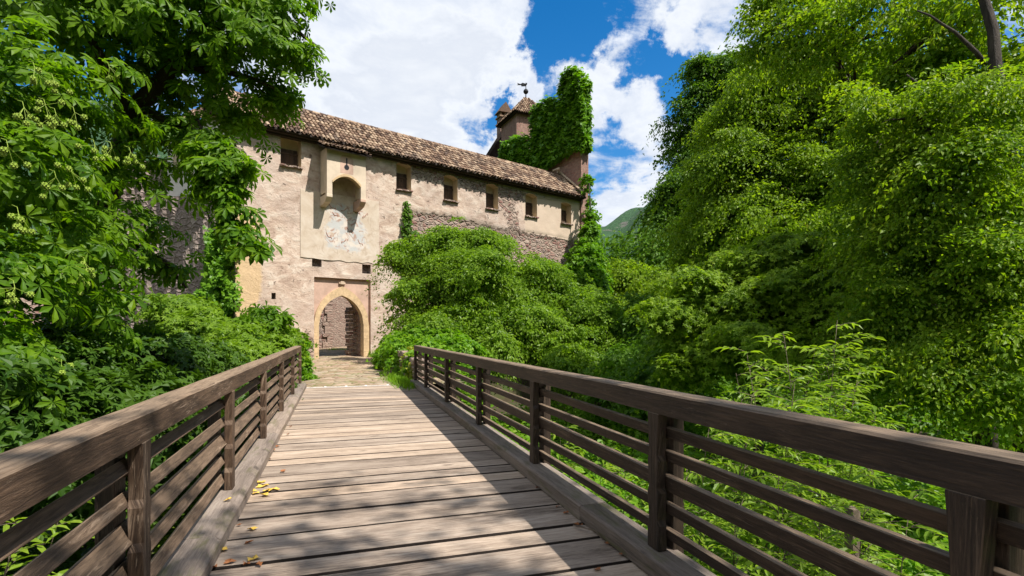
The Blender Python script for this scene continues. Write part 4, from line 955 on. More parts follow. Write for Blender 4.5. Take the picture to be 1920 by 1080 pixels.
# fallen leaves on the deck
lf_spots = [(480, 925, 0), (492, 912, 0), (470, 921, 0), (500, 920, 0), (512, 918, 0), (487, 905, 0), (497, 929, 0), (428, 938, 2), (474, 992, 0), (449, 985, 1), (415, 1033, 0), (476, 1048, 0), (462, 1058, 1), (430, 1055, 1), (486, 1060, 1),
            (505, 862, 1), (520, 838, 1), (512, 845, 1), (530, 884, 1), (467, 1018, 1), (1165, 1040, 1), (1085, 985, 1), (1062, 962, 1), (1045, 950, 1), (1120, 1068, 1), (1140, 1020, 1), (1008, 915, 1), (400, 1065, 1), (545, 800, 1), (540, 815, 1)]
yi = 0
names_l = ['lone', 'curled', 'crumpled', 'flat', 'torn', 'small', 'broad']
for (px, py, kd) in lf_spots:
    p = onz(px, py, .005 if kd != 2 else .145); lm = MB(); s_ = random.uniform(.03, .06) * (1.2 if kd == 0 else .8); a = random.uniform(0, 6.28); ring_ = []
    nlo = 9
    for i in range(nlo): an = 2 * math.pi * i / nlo + a; r = s_ * (1 if i % 2 == 0 else .62) * random.uniform(.8, 1.2); ring_.append((p.x + r * math.cos(an), p.y + r * math.sin(an) * .8, p.z + random.uniform(.001, .022)))
    for i in range(nlo): lm.face([(p.x, p.y, p.z + .003), ring_[i], ring_[(i + 1) % nlo]], [(0, 0), (1, 0), (1, 1)])
    o = lm.build('fallen_leaf', M_LEAF_Y if kd != 1 else M_LEAF_B, None)
    sd_ = 'left' if px < 700 else 'right'
    o['label'] = ('dry brown fallen leaf lying on the deck beside the %s kerb beam' % sd_) if kd == 1 else ('yellow fallen leaf on top of the left kerb beam' if kd == 2 else 'curled yellow fallen leaf on the deck beside the left kerb beam')
    o['category'] = 'leaf'; o['group'] = {0: 'yellow fallen leaves', 1: 'brown fallen leaves on the %s side' % sd_, 2: 'leaf on kerb'}[kd]
    if kd == 2: del o['group']
sk = MB(); a, b = onz(1075, 985, .012), onz(1130, 1012, .02); sk.tube([a, a.lerp(b, .3) + Vector((0, 0, .02)), a.lerp(b, .7) + Vector((.02, 0, .03)), b], [.006, .006, .005, .003], 5)
tag(sk.build('fallen_twig', M_BARKL), 'thin curved fallen twig lying on the planks by the right kerb', 'twig')
print('BUILD structure done')
# ------------------------------------------------------------------ plants
def LB(px, py, d, rx, ry=None, rd=None):
    "lobe from a picture point, distance and radii given as seen in the picture"
    ry = ry or rx; k_ = d / F_PX; a = rx * k_; b = (rd * k_ if rd else a)
    return (P(px, py, d), ((a + b) / 2, (a + b) / 2, ry * k_))
def gz_(x, y): return float(terrain(np.array([float(x)]), np.array([float(y)]))[0])
def tree(name, label, cat, lobes, lm, bm, tpl, spacing, rc, per, size, seed, base=None, tubes=(), r0=.2, group=None, extra=2, cut=None, **kw):
    cx = sum(l[0].x for l in lobes) / len(lobes); cy_ = sum(l[0].y for l in lobes) / len(lobes)
    if base is None: base = (cx, cy_)
    b = Vector((base[0], base[1], gz_(*base) - .1)); t = empty(name, b, label=label, cat=cat, group=group)
    top = max(lobes, key=lambda l: l[0].z)[0]; top = Vector(((top.x * .5 + cx * .5), (top.y * .5 + cy_ * .5), top.z))
    random.seed(seed); mb = MB(); limbs(mb, b, top, lobes, r0, extra)
    for pts_, ra, rb in tubes: mb.tube(pts_, [ra + (rb - ra) * i / (len(pts_) - 1) for i in range(len(pts_))], 8, wob=.08)
    mb.build('trunk' if cat == 'tree' else 'stems', bm, t, smooth=True)
    crown('crown' if cat == 'tree' else 'foliage', lobes, lm, t, tpl, spacing, rc, per, size, seed, cut=cut, **kw)
    return t
# --- big shrubs in front of the wall
tree('leafy_shrub', 'tall pale green willowy shrub against the castle wall right of the gate', 'shrub',
     [LB(820, 545, 24.5, 75, 70), LB(870, 500, 25, 80, 65), LB(760, 505, 25, 26, 30), LB(800, 605, 24, 40, 40), LB(905, 560, 24, 90, 75), LB(860, 620, 23, 100, 55), LB(745, 475, 25.3, 16, 12), LB(830, 465, 25.5, 45, 28), LB(950, 620, 23, 60, 60), LB(890, 455, 26, 50, 22)],
     L_BUSH, M_BARK, T_DIAMOND, .48, .42, 90, .13, 11, r0=.12, droop=.6, flat=.28, rnd=.6, sub=9, shoot=.4, void=1.8, vf=.22, rough=.45)
tree('leafy_shrub', 'broad dark rounded shrub below the bare masonry, right of the pale shrub', 'shrub',
     [LB(985, 560, 25, 70, 55), LB(1060, 600, 24, 75, 65), LB(1110, 640, 23, 60, 60), LB(1010, 650, 22, 90, 60), LB(1090, 690, 21, 70, 50), LB(930, 670, 21, 70, 40), LB(1140, 690, 22, 35, 40), LB(1015, 515, 26.5, 30, 24)],
     L_BUSH, M_BARK, T_DIAMOND, .42, .36, 62, .13, 12, r0=.12, droop=.4, flat=.3, sub=9, shoot=.35, void=1.8, vf=.22, rough=.45)
# --- ivy
def ivy(name, label, pts, nrm, size, seed, m=L_IVY, thick=.25, down=.8, parent=None, tpl=T_IVY):
    g = np.random.default_rng(seed); n = len(pts); nrm = unit(np.asarray(nrm, float))
    clump = np.repeat(g.normal(size=(n // 12 + 1, 1)), 12, 0)[:n]
    p = pts + nrm * (np.abs(g.normal(size=(n, 1))) * thick * .5 + .03) + g.normal(size=(n, 3)) * .05
    nr = unit(nrm * .9 + np.array([0, 0, .55]) + g.normal(size=(n, 3)) * .42); td = unit(np.array([0, 0, -down]) + g.normal(size=(n, 3)) * .5)
    o = link(name, leaf_mesh(name, p, nr, td, size * g.uniform(.6, 1.3, n), tpl), m, parent)
    if label: tag(o, label, 'ivy')
    return o
def in_poly(poly, n, g):
    P_ = np.array(poly); lo, hi = P_.min(0), P_.max(0); out = []
    while sum(map(len, out)) < n:
        q = g.uniform(lo, hi, (n, 2)); out.append(q[poly_sd(poly, q[:, 0], q[:, 1]) > 0])
    return np.concatenate(out)[:n]
g = np.random.default_rng(21)
# on the tower: broken outline made of bumps
tp = [cr(*q) for q in [(1101, 265), (1099, 200), (1096, 165), (1084, 138), (1072, 134), (1062, 146), (1054, 160), (1054, 178), (1054, 202), (1044, 194), (1034, 190), (1018, 198), (1004, 208), (1002, 232), (1000, 256), (1004, 274), (985, 262), (966, 264), (948, 276), (941, 292), (945, 300), (985, 310), (1022, 322), (1045, 308), (1060, 298), (1080, 288), (1095, 284)]]
q = in_poly(tp, 9000, g); org = np.array(WP(CS, 0)); lobe = .16 * (1 + np.sin(q[:, 0] * 3.1 + 1) * np.sin(q[:, 1] * 2.7)) + .1 * np.sin(q[:, 0] * 7) * np.sin(q[:, 1] * 6)
pt = org + q[:, :1] * WNn + q[:, 1:] * np.array([0, 0, 1.]) - WDn * (lobe[:, None].clip(0, 1) + .02)
qf = np.stack([g.uniform(-.15, cwid - .12, 2600), g.uniform(cr(1089, 280)[1], cr(1089, 150)[1], 2600)], 1)
pf = org + qf[:, :1] * WDn + qf[:, 1:] * np.array([0, 0, 1.]) - WNn * (.12 + .08 * np.sin(qf[:, 1:] * 3))
rimq = []   # bushy crest along the top edge
for i in range(2, 20):
    a, b = np.array(tp[i]), np.array(tp[i + 1]); k_ = int(np.linalg.norm(b - a) * 110); t = g.random((k_, 1)); rimq.append(a + (b - a) * t + g.normal(size=(k_, 2)) * .13)
rimq = np.concatenate(rimq); pr_ = org + rimq[:, :1] * WNn + rimq[:, 1:] * np.array([0, 0, 1.]) + WDn * g.uniform(-.3, cwid - .15, (len(rimq), 1))
allp = np.concatenate([pt, pf, pr_]); alln = np.concatenate([np.tile(-WDn * .8 - WNn * .35 + np.array([0, 0, .5]), (len(pt), 1)), np.tile(-WNn, (len(pf), 1)), np.tile(-WDn * .4 - WNn * .3 + np.array([0, 0, .8]), (len(pr_), 1))])
ivy('ivy', 'thick bright ivy covering the broken top of the tower wall', allp, alln, .30, 31, thick=.3)
# column of ivy right of the tower foot
tree('ivy_bush', 'bushy ivy climbing the right lower corner of the castle below the tower', 'ivy',
     [LB(1104, 450, 38, 12, 34), LB(1094, 500, 37, 28, 42), LB(1083, 545, 36, 34, 45), LB(1115, 560, 37, 28, 54), LB(1108, 410, 38.5, 6, 26), LB(1103, 350, 39, 4, 34), LB(1112, 490, 38, 12, 50), LB(1135, 620, 36, 30, 54)],
     L_IVY, M_BARK, T_IVY, .40, .27, 36, .20, 33, r0=.12, extra=0, droop=1.1)
# creeper on the wall where plaster ends
cpoly = pz([(757, 376), (762, 375), (770, 400), (768, 430), (795, 440), (800, 480), (790, 540), (752, 540), (756, 470), (752, 430)])
q = in_poly(cpoly, 1500, g); ivy('ivy', 'narrow creeper climbing the plaster edge right of the fresco', np.array(W0) + q[:, :1] * WDn + q[:, 1:] * np.array([0, 0, 1.]), np.tile(-WNn, (len(q), 1)), .16, 35, m=L_DARK)
# on the left corner
lpoly = [(392, 440), (440, 430), (455, 480), (452, 560), (446, 610), (430, 640), (330, 660), (330, 600), (385, 540)]
lw_pts = [(px_, py_) for px_, py_ in lpoly]; q = in_poly(lw_pts, 6500, g)
pp = np.array([np.array(P(a, b, 25.6 + .4 * math.sin(a * .11) * math.sin(b * .07))) for a, b in q]); ivy('ivy', 'dense ivy covering the left corner of the castle beside the orange plaster', pp, np.tile(-np.array(FW) * .8 + np.array([.3, 0, .1]), (len(q), 1)), .20, 36, thick=1.0)
# --- low stone wall by the path with ivy on top
lsw = empty('low_wall', (2.6, 20, 0), label='low rubble wall along the right side of the flagstone path', cat='wall')
pa, pb_, pc = onz(786, 722, 0), onz(745, 704, 0), onz(712, 690, 0); wl = MB()
cs_ = [Vector((2.25, BE + .25, 0)), pb_ + Vector((.15, 0, 0)), pc + Vector((.25, 0, 0)), pc + Vector((3.2, .6, 0))]
for a, b in zip(cs_[:-1], cs_[1:]):
    L = (b - a).length; d = (b - a).normalized(); nrm = Vector((-d.y, d.x, 0)); x = 0
    while x < L:
        w_ = random.uniform(.22, .5); z = -.1
        while z < .62:
            h = random.uniform(.14, .28); wl.box(a + d * (x + w_ / 2) + UP * (z + h / 2) - nrm * random.uniform(.1, .16), (w_ - .02, .42, h - .015), Matrix((d, nrm, UP)).transposed()); z += h
        x += w_
wl.build('masonry', M_RUB, lsw, bevel=.03)
hl = [LB(752, 655, 22, 32, 28), LB(782, 648, 20.5, 48, 28), LB(825, 650, 20, 40, 26), LB(738, 672, 21.5, 30, 22), LB(765, 668, 19, 34, 26), LB(782, 690, 17, 14, 22), LB(800, 672, 18, 30, 30), LB(860, 660, 19, 40, 22)]
pI, nI, tI, sI = lobe_leaves(hl, .2, .17, 42, .12, 41, flat=.7, droop=.8); 
tag(link('ivy_mound', leaf_mesh('ivy_mound', pI, nI, tI, sI, T_IVY), L_UND), 'rounded mound of bright ivy on the low rubble wall by the gate', 'ivy')
hl = [LB(783, 700, 16.5, 10, 24), LB(776, 672, 17.5, 12, 20)]; pI, nI, tI, sI = lobe_leaves(hl, .16, .12, 26, .09, 42, droop=1.)
tag(link('ivy', leaf_mesh('ivy', pI, nI, tI, sI, T_IVY), leaf_mat('yellow_ivy_leaf', (.12, .20, .02), (.25, .30, .03), (.42, .42, .05), 0, .35)), 'yellow variegated ivy hanging by the far end of the right railing', 'ivy')
hl = [LB(570, 700, 17.2, 9, 22), LB(578, 712, 17, 9, 12), LB(566, 670, 18, 8, 26)]; pI, nI, tI, sI = lobe_leaves(hl, .16, .12, 40, .09, 43, droop=1.)
tag(link('ivy', leaf_mesh('ivy', pI, nI, tI, sI, T_IVY), L_IVY), 'small ivy tuft at the far end of the left railing', 'ivy')
# notice board by the shrub
nb = empty('notice_board', onz(773, 668, 0), label='small white notice on a post, half hidden beside the gate shrub', cat='sign')
q = P(774, 607, 25.2); mb = MB(); mb.box(q, (.30, .03, .42), RW); mb.build('panel', M_WHITE, nb); mb = MB(); mb.box(Vector((q.x, q.y + .05, q.z / 2)), (.07, .05, q.z + .3)); mb.build('post', M_IRON, nb)
# --- left bank shrubs
tree('maple_shrub', 'bright green layered shrub behind the far half of the left railing', 'shrub',
     [LB(540, 640, 19, 28, 22), LB(500, 632, 18, 45, 26), LB(440, 640, 16.5, 60, 30), LB(380, 620, 17, 60, 34), LB(480, 665, 15, 60, 28), LB(390, 680, 13.5, 70, 36), LB(340, 590, 18, 50, 34), LB(545, 670, 17.2, 14, 26)],
     L_BUSH, M_BARK, T_MAPLE, .30, .27, 40, .13, 51, r0=.06, flat=.35)
tree('elder_sapling', 'young sapling with spreading compound leaves against the pale wall left of the gate', 'plant',
     [LB(490, 590, 17.5, 22, 14), LB(512, 598, 17.4, 20, 8), LB(470, 606, 17.3, 22, 10)], L_CHEST, M_BARK, T_PALM5, .28, .20, 5, .28, 52, r0=.03, flat=.3, extra=1)
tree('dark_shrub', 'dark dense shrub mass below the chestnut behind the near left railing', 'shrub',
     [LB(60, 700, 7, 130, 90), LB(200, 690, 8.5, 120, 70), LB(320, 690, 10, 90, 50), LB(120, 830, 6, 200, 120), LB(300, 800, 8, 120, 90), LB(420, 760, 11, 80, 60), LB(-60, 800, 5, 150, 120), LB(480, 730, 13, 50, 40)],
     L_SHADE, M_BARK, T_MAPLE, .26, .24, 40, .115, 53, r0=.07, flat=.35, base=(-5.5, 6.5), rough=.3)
# --- horse chestnut
ct = [LB(90, 40, 8, 140, 110), LB(280, 20, 8.5, 130, 100), LB(440, 10, 9, 100, 80), LB(530, 50, 9.2, 50, 52), LB(560, 105, 9.2, 24, 20), LB(490, 100, 9, 65, 50), LB(390, 100, 9.3, 75, 56), LB(250, 140, 9, 80, 60), LB(60, 180, 7, 120, 100),
      LB(150, 240, 8, 70, 60), LB(300, 230, 9, 60, 34), LB(370, 190, 9.5, 55, 30), LB(500, 160, 9.2, 34, 18), LB(420, 215, 9.3, 30, 10),
      LB(40, 330, 6.3, 110, 90), LB(130, 360, 7.5, 60, 50), LB(240, 330, 8.5, 24, 30), LB(70, 440, 6.8, 110, 70), LB(190, 430, 7.8, 50, 40), LB(255, 480, 8.5, 24, 26),
      LB(40, 540, 6, 100, 80), LB(140, 540, 7, 50, 46), LB(220, 570, 8.5, 24, 16), LB(300, 310, 9, 34, 24), LB(245, 410, 8.6, 34, 22), LB(205, 505, 8, 34, 24), LB(505, 200, 9.3, 20, 10), LB(455, 225, 9.3, 22, 8), LB(300, 420, 9, 16, 20),
      LB(30, 650, 5.5, 90, 60), LB(170, 630, 7.5, 50, 22), LB(-80, 250, 6.5, 120, 200), LB(-60, 520, 5.6, 100, 140), LB(200, -110, 9, 220, 80), LB(460, -90, 9.6, 130, 60)]
ct2 = [LB(400, 262, 8.8, 26, 12), LB(380, 290, 8.3, 30, 16), LB(425, 290, 8.2, 26, 12), LB(415, 320, 8.1, 34, 18), LB(460, 312, 8, 16, 6), LB(395, 345, 8, 16, 12), LB(425, 360, 8, 20, 18), LB(440, 395, 7.9, 14, 14), LB(430, 425, 7.9, 10, 12), LB(455, 440, 7.8, 10, 10), LB(472, 462, 7.7, 5, 5), LB(340, 250, 8.9, 26, 18), LB(330, 505, 8.8, 16, 8), LB(300, 495, 8.8, 14, 10)]
cb = P(160, 612, 9.2); chest = empty('horse_chestnut', (cb.x, cb.y, gz_(cb.x, cb.y)), label='large horse chestnut with palmate leaves overhanging the left of the bridge', cat='tree')
mb = MB(); random.seed(5)
def lim(pts, r0, r1, seg=8):
    pts = [P(*q) for q in pts]; out = [pts[0]]
    for a, b in zip(pts[:-1], pts[1:]): out += bend(a, b, 4, .04)[1:]
    n = len(out); mb.tube(out, [r0 + (r1 - r0) * (i / (n - 1)) ** .8 for i in range(n)], seg, wob=.08)
b0 = Vector((cb.x, cb.y, gz_(cb.x, cb.y) - .2)); t1 = P(150, 520, 9.2); mb.tube(bend(b0, t1, 5, .02) + bend(t1, P(195, 380, 9.2), 4, .02)[1:], [.36, .32, .30, .28, .26, .25, .24, .23, .22, .21], 10, wob=.08)
lim([(195, 385, 9.2), (230, 270, 9.2), (265, 190, 9.1), (320, 130, 9.1), (370, 60, 9.2), (420, -30, 9.3)], .21, .07)
lim([(230, 280, 9.2), (225, 180, 8.8), (180, 90, 8.5), (120, 0, 8.5)], .13, .05); lim([(195, 385, 9.2), (130, 370, 8.3), (60, 310, 7.2), (-20, 250, 6.8)], .15, .05)
lim([(262, 195, 9.1), (330, 235, 8.9), (385, 285, 8.5), (420, 350, 8.2), (437, 410, 8.0), (462, 470, 7.8)], .075, .02, 6); lim([(330, 235, 8.9), (370, 225, 8.8), (395, 290, 8.6)], .04, .02, 6)
lim([(320, 130, 9.1), (400, 130, 9.1), (480, 150, 9.2), (540, 180, 9.2)], .07, .02, 6); lim([(200, 400, 9.2), (250, 460, 8.8), (310, 490, 8.7), (350, 540, 8.9)], .08, .02, 6)
lim([(190, 420, 9.2), (120, 470, 7.6), (60, 520, 6.4)], .09, .02, 6); lim([(395, 300, 8.4), (380, 380, 8.3), (398, 420, 8.2)], .02, .008, 5); lim([(430, 380, 8.1), (455, 400, 8), (490, 398, 8)], .015, .006, 5)
lim([(370, 60, 9.2), (460, 40, 9.1), (560, 60, 9.2), (600, 90, 9.2)], .06, .02, 6)
mb.build('trunk', M_BARK, chest, smooth=True)
def cut_far(p): return (p[:, 0] * FW.x + p[:, 1] * FW.y) > 2.2
def hole(p):
    d = p[:, 0] * FW.x + p[:, 1] * FW.y; return d > 3.2
pa_ = lobe_leaves(ct, .40, .28, 8, .19, 61, flat=.3, droop=.8, rnd=.36, inner=.3, up=.9, rough=.4, void=1.3, vf=.25); pb2 = lobe_leaves(ct2, .17, .16, 4, .20, 62, flat=.3, droop=.8, rnd=.36, inner=.3, up=.9)
pp_ = [np.concatenate([a, b]) for a, b in zip(pa_, pb2)]; hk = hole(pp_[0]); link('crown', leaf_mesh('crown', *[q[hk] for q in pp_], T_PALM), L_CHEST, chest)
# spiky green fruit clusters
def fruit(p, n=5):
    m_ = MB()
    for i in range(n):
        c = p + Vector((random.gauss(0, .06), random.gauss(0, .06), random.gauss(0, .05))); r = .024; i0 = len(m_.v)
        for la in range(7):
            th_ = math.pi * la / 6
            for lo in range(10):
                ph = 2 * math.pi * lo / 10; rr2 = r * (1.0 if (la + lo) % 2 else 1.5) if 0 < la < 6 else r
                m_.v.append(tuple(c + Vector((math.sin(th_) * math.cos(ph), math.sin(th_) * math.sin(ph), math.cos(th_))) * rr2))
        for la in range(6):
            for lo in range(10): m_.f.append([i0 + la * 10 + lo, i0 + la * 10 + (lo + 1) % 10, i0 + la * 10 + 10 + (lo + 1) % 10, i0 + la * 10 + 10 + lo]); m_.mi.append(0); m_.uv += [(0, 0)] * 4
        m_.tube([c, p + Vector((0, 0, .1))], .0022, 4)
    m_.tube([p + Vector((0, 0, .1)), p + Vector((-.03, .04, .17)), p + Vector((-.1, .1, .2))], .003, 4)
    return m_
M_FRUIT = plain('chestnut_fruit', (.24, .33, .04), .6, 0, 40)
for (px, py, d) in [(65, 145, 5.6), (45, 220, 5.4), (85, 215, 5.5), (105, 232, 5.6), (140, 228, 5.8), (100, 165, 5.9), (178, 288, 6.3), (210, 292, 6.5), (245, 300, 6.8), (15, 295, 5.0), (135, 340, 5.8), (105, 350, 5.6), (160, 510, 6.2), (150, 530, 6.2), (115, 690, 5.4), (205, 140, 7), (35, 420, 5.2), (28, 560, 5.)]:
    fruit(P(px, py, d), random.choice((4, 5, 6))).build('fruit_cluster', M_FRUIT, chest)
# --- right hand trees
tree('broadleaf_tree', 'full tree in the middle of the right side, crown sunlit at its left edge', 'tree',
     [LB(1480, 190, 22, 110, 70), LB(1400, 220, 22, 70, 60), LB(1560, 240, 22, 110, 90), LB(1420, 320, 21, 100, 80), LB(1540, 380, 20, 120, 90), LB(1350, 360, 22, 70, 70), LB(1380, 440, 21, 100, 70), LB(1500, 470, 19, 120, 70), LB(1335, 430, 23, 55, 60), LB(1620, 330, 20, 110, 110), LB(1335, 500, 22, 60, 50), LB(1600, 160, 21, 90, 60), LB(1360, 270, 22.5, 50, 50), LB(1700, 200, 20, 90, 80)],
     L_TREE, M_BARKL, T_DIAMOND, .60, .56, 120, .125, 71, r0=.3, flat=.16, droop=.8, sub=10, void=2.2, inner=.3, rough=.4, base=(P(1540, 612, 23).x, P(1540, 612, 23).y), extra=2)
tree('broadleaf_tree', 'greyer darker tree leaning in from behind, over the hill gap', 'tree',
     [LB(1340, 140, 31, 45, 34), LB(1310, 170, 31, 25, 40), LB(1312, 310, 31, 56, 66), LB(1272, 370, 30, 42, 46), LB(1245, 400, 30, 20, 26), LB(1330, 240, 31, 50, 70), LB(1315, 425, 29, 50, 36), LB(1400, 130, 31, 50, 30), LB(1380, 250, 31, 70, 100)],
     L_DARK, M_BARKL, T_DIAMOND, .72, .62, 105, .18, 72, r0=.35, flat=.2, sub=9, void=2.6, rough=.4, droop=.8, extra=2, base=(P(1400, 612, 32).x, P(1400, 612, 32).y))
tree('broadleaf_tree', 'layered dark green tree above the sapling, flat tiers of leaves', 'tree',
     [LB(1400, 500, 14, 100, 36), LB(1490, 480, 13.5, 90, 40), LB(1360, 560, 13.5, 110, 45), LB(1480, 560, 13, 110, 50), LB(1330, 630, 13.5, 90, 45), LB(1430, 640, 12.5, 120, 50), LB(1560, 560, 12.5, 90, 80), LB(1550, 650, 12, 90, 60), LB(1320, 690, 13, 70, 40), LB(1290, 600, 14.5, 40, 34)],
     L_TREE, M_BARK, T_MAPLE, .36, .34, 62, .10, 73, r0=.16, flat=.10, droop=.7, rnd=.4, sub=8, void=1.5, rough=.4)
tree('broadleaf_tree', 'overhanging tree along the top right corner with sky showing through', 'tree',
     [LB(1480, 60, 15, 60, 40), LB(1560, 40, 14, 90, 60), LB(1660, 60, 13, 90, 60), LB(1760, 40, 12, 90, 60), LB(1600, 120, 14, 80, 30), LB(1450, 100, 16, 40, 22), LB(1520, 110, 15, 60, 22), LB(1850, 30, 11, 80, 70), LB(1780, 120, 12, 60, 30), LB(1500, 0, 15, 80, 40), LB(1900, 130, 10.5, 80, 50), LB(1700, 150, 12.5, 70, 26), LB(1830, 165, 11.5, 60, 24), LB(1440, 30, 16, 40, 40), LB(1660, -10, 13, 80, 40)],
     L_YEL, M_BARK, T_DIAMOND, .58, .50, 72, .115, 74, r0=.22, flat=.16, sub=7, void=1.6, vf=.42, rough=.5, droop=.9, base=(P(1870, 612, 12.5).x, P(1870, 612, 12.5).y), extra=2, inner=.15)
tree('broadleaf_tree', 'near dark tree with yellowish outer sprays filling the right edge', 'tree',
     [LB(1700, 230, 10, 90, 80), LB(1840, 240, 9.5, 110, 110), LB(1660, 340, 10.5, 70, 80), LB(1780, 380, 9.5, 120, 100), LB(1900, 420, 9, 90, 100), LB(1680, 470, 10, 80, 80), LB(1800, 520, 9, 120, 90), LB(1680, 600, 9.5, 80, 80), LB(1800, 660, 8.5, 120, 90), LB(1920, 600, 8.5, 90, 100), LB(1700, 710, 9, 80, 60), LB(1880, 760, 8, 110, 70), LB(1620, 700, 9.8, 50, 60)],
     L_YEL, M_BARK, T_DIAMOND, .40, .42, 110, .078, 75, r0=.24, flat=.14, droop=.8, rough=.55, sub=9, void=1.1, vf=.35, base=(P(1890, 612, 10.5).x, P(1890, 612, 10.5).y), extra=1,
     tubes=[(bend(Vector((P(1960, 612, 9.6).x, P(1960, 612, 9.6).y, -3.2)), P(1925, 500, 9.5), 5, .02) + bend(P(1925, 500, 9.5), P(1878, 250, 9.5), 5, .04)[1:] + bend(P(1878, 250, 9.5), P(1830, -60, 10), 5, .04)[1:], .20, .07), (bend(P(1882, 270, 9.5), P(1700, 140, 10), 6, .08), .06, .015), (bend(P(1846, 120, 9.7), P(1720, 20, 10.2), 6, .08), .045, .012)])
tree('broadleaf_tree', 'valley tree beyond the ivy corner, directly below the far hill', 'tree',
     [LB(1180, 560, 44, 50, 42), LB(1240, 545, 42, 50, 40), LB(1150, 620, 42, 50, 60), LB(1220, 620, 38, 70, 66), LB(1130, 550, 46, 30, 30), LB(1270, 570, 38, 50, 54), LB(1190, 690, 34, 80, 60), LB(1295, 515, 42, 30, 34)],
     L_TREE, M_BARK, T_DIAMOND, .8, .62, 80, .24, 76, r0=.3, flat=.5, sub=6)
tree('broadleaf_tree', 'dark shaded tree in the valley between the broad shrub and the sapling', 'tree',
     [LB(1220, 620, 22, 60, 60), LB(1270, 660, 18, 60, 50), LB(1200, 700, 20, 60, 50), LB(1250, 730, 16, 80, 50), LB(1170, 740, 18, 60, 40)],
     L_DARK, M_BARK, T_DIAMOND, .5, .4, 60, .17, 77, r0=.14, flat=.5)
# forest belt all round so that nothing empty shows from another position
bt_ = []
gb = np.random.default_rng(8)
for i in range(26):
    a = R(62) - R(150) * (i / 25) if i < 13 else R(62) - R(150) * ((i - 13) / 12) ; rr_b = 62 + 18 * gb.random() + (16 if i >= 13 else 0); aa = math.radians(90) - (-R(64) + R(146) * (i % 13) / 12)
    x, y = rr_b * math.cos(aa), rr_b * math.sin(aa)
    if i % 13 in (6, 7): y -= 6
    bt_.append((Vector((x, y, gz_(x, y) + 8 + gb.random() * 3)), (9, 9, 9)))
p, n, t, s = lobe_leaves(bt_, 1.7, 1.3, 34, .62, 9, inner=0); tag(link('far_wood', leaf_mesh('far_wood', p, n, t, s, T_DIAMOND), L_DARK), 'mass of woodland behind the castle and valley trees', 'woodland', kind='stuff')
# --- sapling with long narrow leaves
def sapling(label, stems, seed, size=.15, lm=L_SAP, r=.012, per=46, group=None):
    b = stems[0][0]; t = empty('sapling', b, label=label, cat='plant', group=group); mb = MB(); random.seed(seed); g = np.random.default_rng(seed); PP, NN, TT, SS_ = [], [], [], []
    for (a, e) in stems:
        main = bend(a, e, 8, .05); mb.tube(main, [r * (1 - .1 * i) for i in range(9)], 5)
        L = (e - a).length
        for bq in range(int(L * 13)):
            f = random.uniform(.3, 1.0); j = min(7, int(f * 8)); o = main[j].lerp(main[j + 1], f * 8 - j if j < 7 else random.random()); an = random.uniform(0, 6.28)
            ln = random.uniform(.35, .75) * (1.25 - f * .75); d = Vector((math.cos(an), math.sin(an), .5)).normalized(); br2 = [o + d * ln * k_ / 5 + Vector((0, 0, -.25 * ln * (k_ / 5) ** 2)) for k_ in range(6)]
            mb.tube(br2, [r * .35, r * .3, r * .25, r * .2, r * .15, r * .1], 4)
            side = Vector((-d.y, d.x, 0)).normalized(); nlv = max(4, int(ln * 20))
            for q in range(nlv):
                f2 = (q + 1) / nlv; jj = min(4, int(f2 * 5)); pp2 = br2[jj].lerp(br2[jj + 1], f2 * 5 - jj if jj < 4 else 1 * (f2 * 5 - 4)); sgn = 1 if q % 2 else -1
                PP.append(tuple(pp2)); TT.append(tuple(side * sgn * .8 + d * .7 + Vector((0, 0, random.gauss(-.1, .15))))); NN.append(tuple(Vector((0, 0, 1)) - d * .2 + side * sgn * random.uniform(-.1, .4) + Vector((random.gauss(0, .2), random.gauss(0, .2), 0)))); SS_.append(size * random.uniform(.7, 1.15))
    mb.build('stems', M_BARKL, t, smooth=True); link('foliage', leaf_mesh('foliage', np.array(PP), np.array(NN), unit(np.array(TT)), np.array(SS_), T_LANCE), lm, t); return t
def gp(px, d): q = P(px, 612, d); return Vector((q.x, q.y, gz_(q.x, q.y)))
sapling('bright yellow-green sapling with long narrow leaves standing above the right railing', [(gp(1500, 6.6), P(1570, 600, 6.6)), (gp(1480, 6.4), P(1470, 630, 6.3)), (gp(1460, 6.2), P(1400, 660, 6.1)), (gp(1520, 6.9), P(1530, 650, 6.9)), (gp(1560, 6.6), P(1610, 700, 6.6)), (gp(1480, 6.0), P(1490, 720, 5.8)), (gp(1440, 6.), P(1410, 740, 5.7)), (gp(1540, 7.4), P(1590, 640, 7.4)), (gp(1500, 7.2), P(1440, 690, 7.0)), (gp(1560, 7.6), P(1550, 690, 7.3)), (gp(1520, 6.4), P(1540, 740, 6.2)), (gp(1420, 7), P(1380, 700, 6.8)), (gp(1600, 6.8), P(1640, 760, 6.6))], 81, size=.16)
sapling('low sapling with arching narrow leaves seen through the boards left of the tallest one', [(gp(1330, 6.2), P(1330, 800, 5.6)), (gp(1300, 5.8), P(1290, 860, 5.2)), (gp(1380, 5.5), P(1400, 850, 4.9)), (gp(1450, 5.2), P(1460, 880, 4.6)), (gp(1250, 6.4), P(1240, 820, 6.0))], 82, size=.14)
sapling('spray of young narrow leaves low behind the near right railing', [(gp(1540, 4.6), P(1540, 900, 4.2)), (gp(1620, 4.4), P(1640, 860, 4.2)), (gp(1400, 5.0), P(1380, 960, 4.3)), (gp(1700, 4.2), P(1710, 920, 3.9)), (gp(1480, 4.6), P(1480, 1000, 4.0))], 83, size=.13)
sapling('spray of young narrow leaves beside the middle post of the right railing', [(gp(1130, 8.2), P(1120, 850, 7.2)), (gp(1180, 7.4), P(1170, 880, 6.4)), (gp(1060, 9.2), P(1050, 800, 8.4)), (gp(1100, 7.6), P(1110, 930, 6.2))], 84, size=.14)
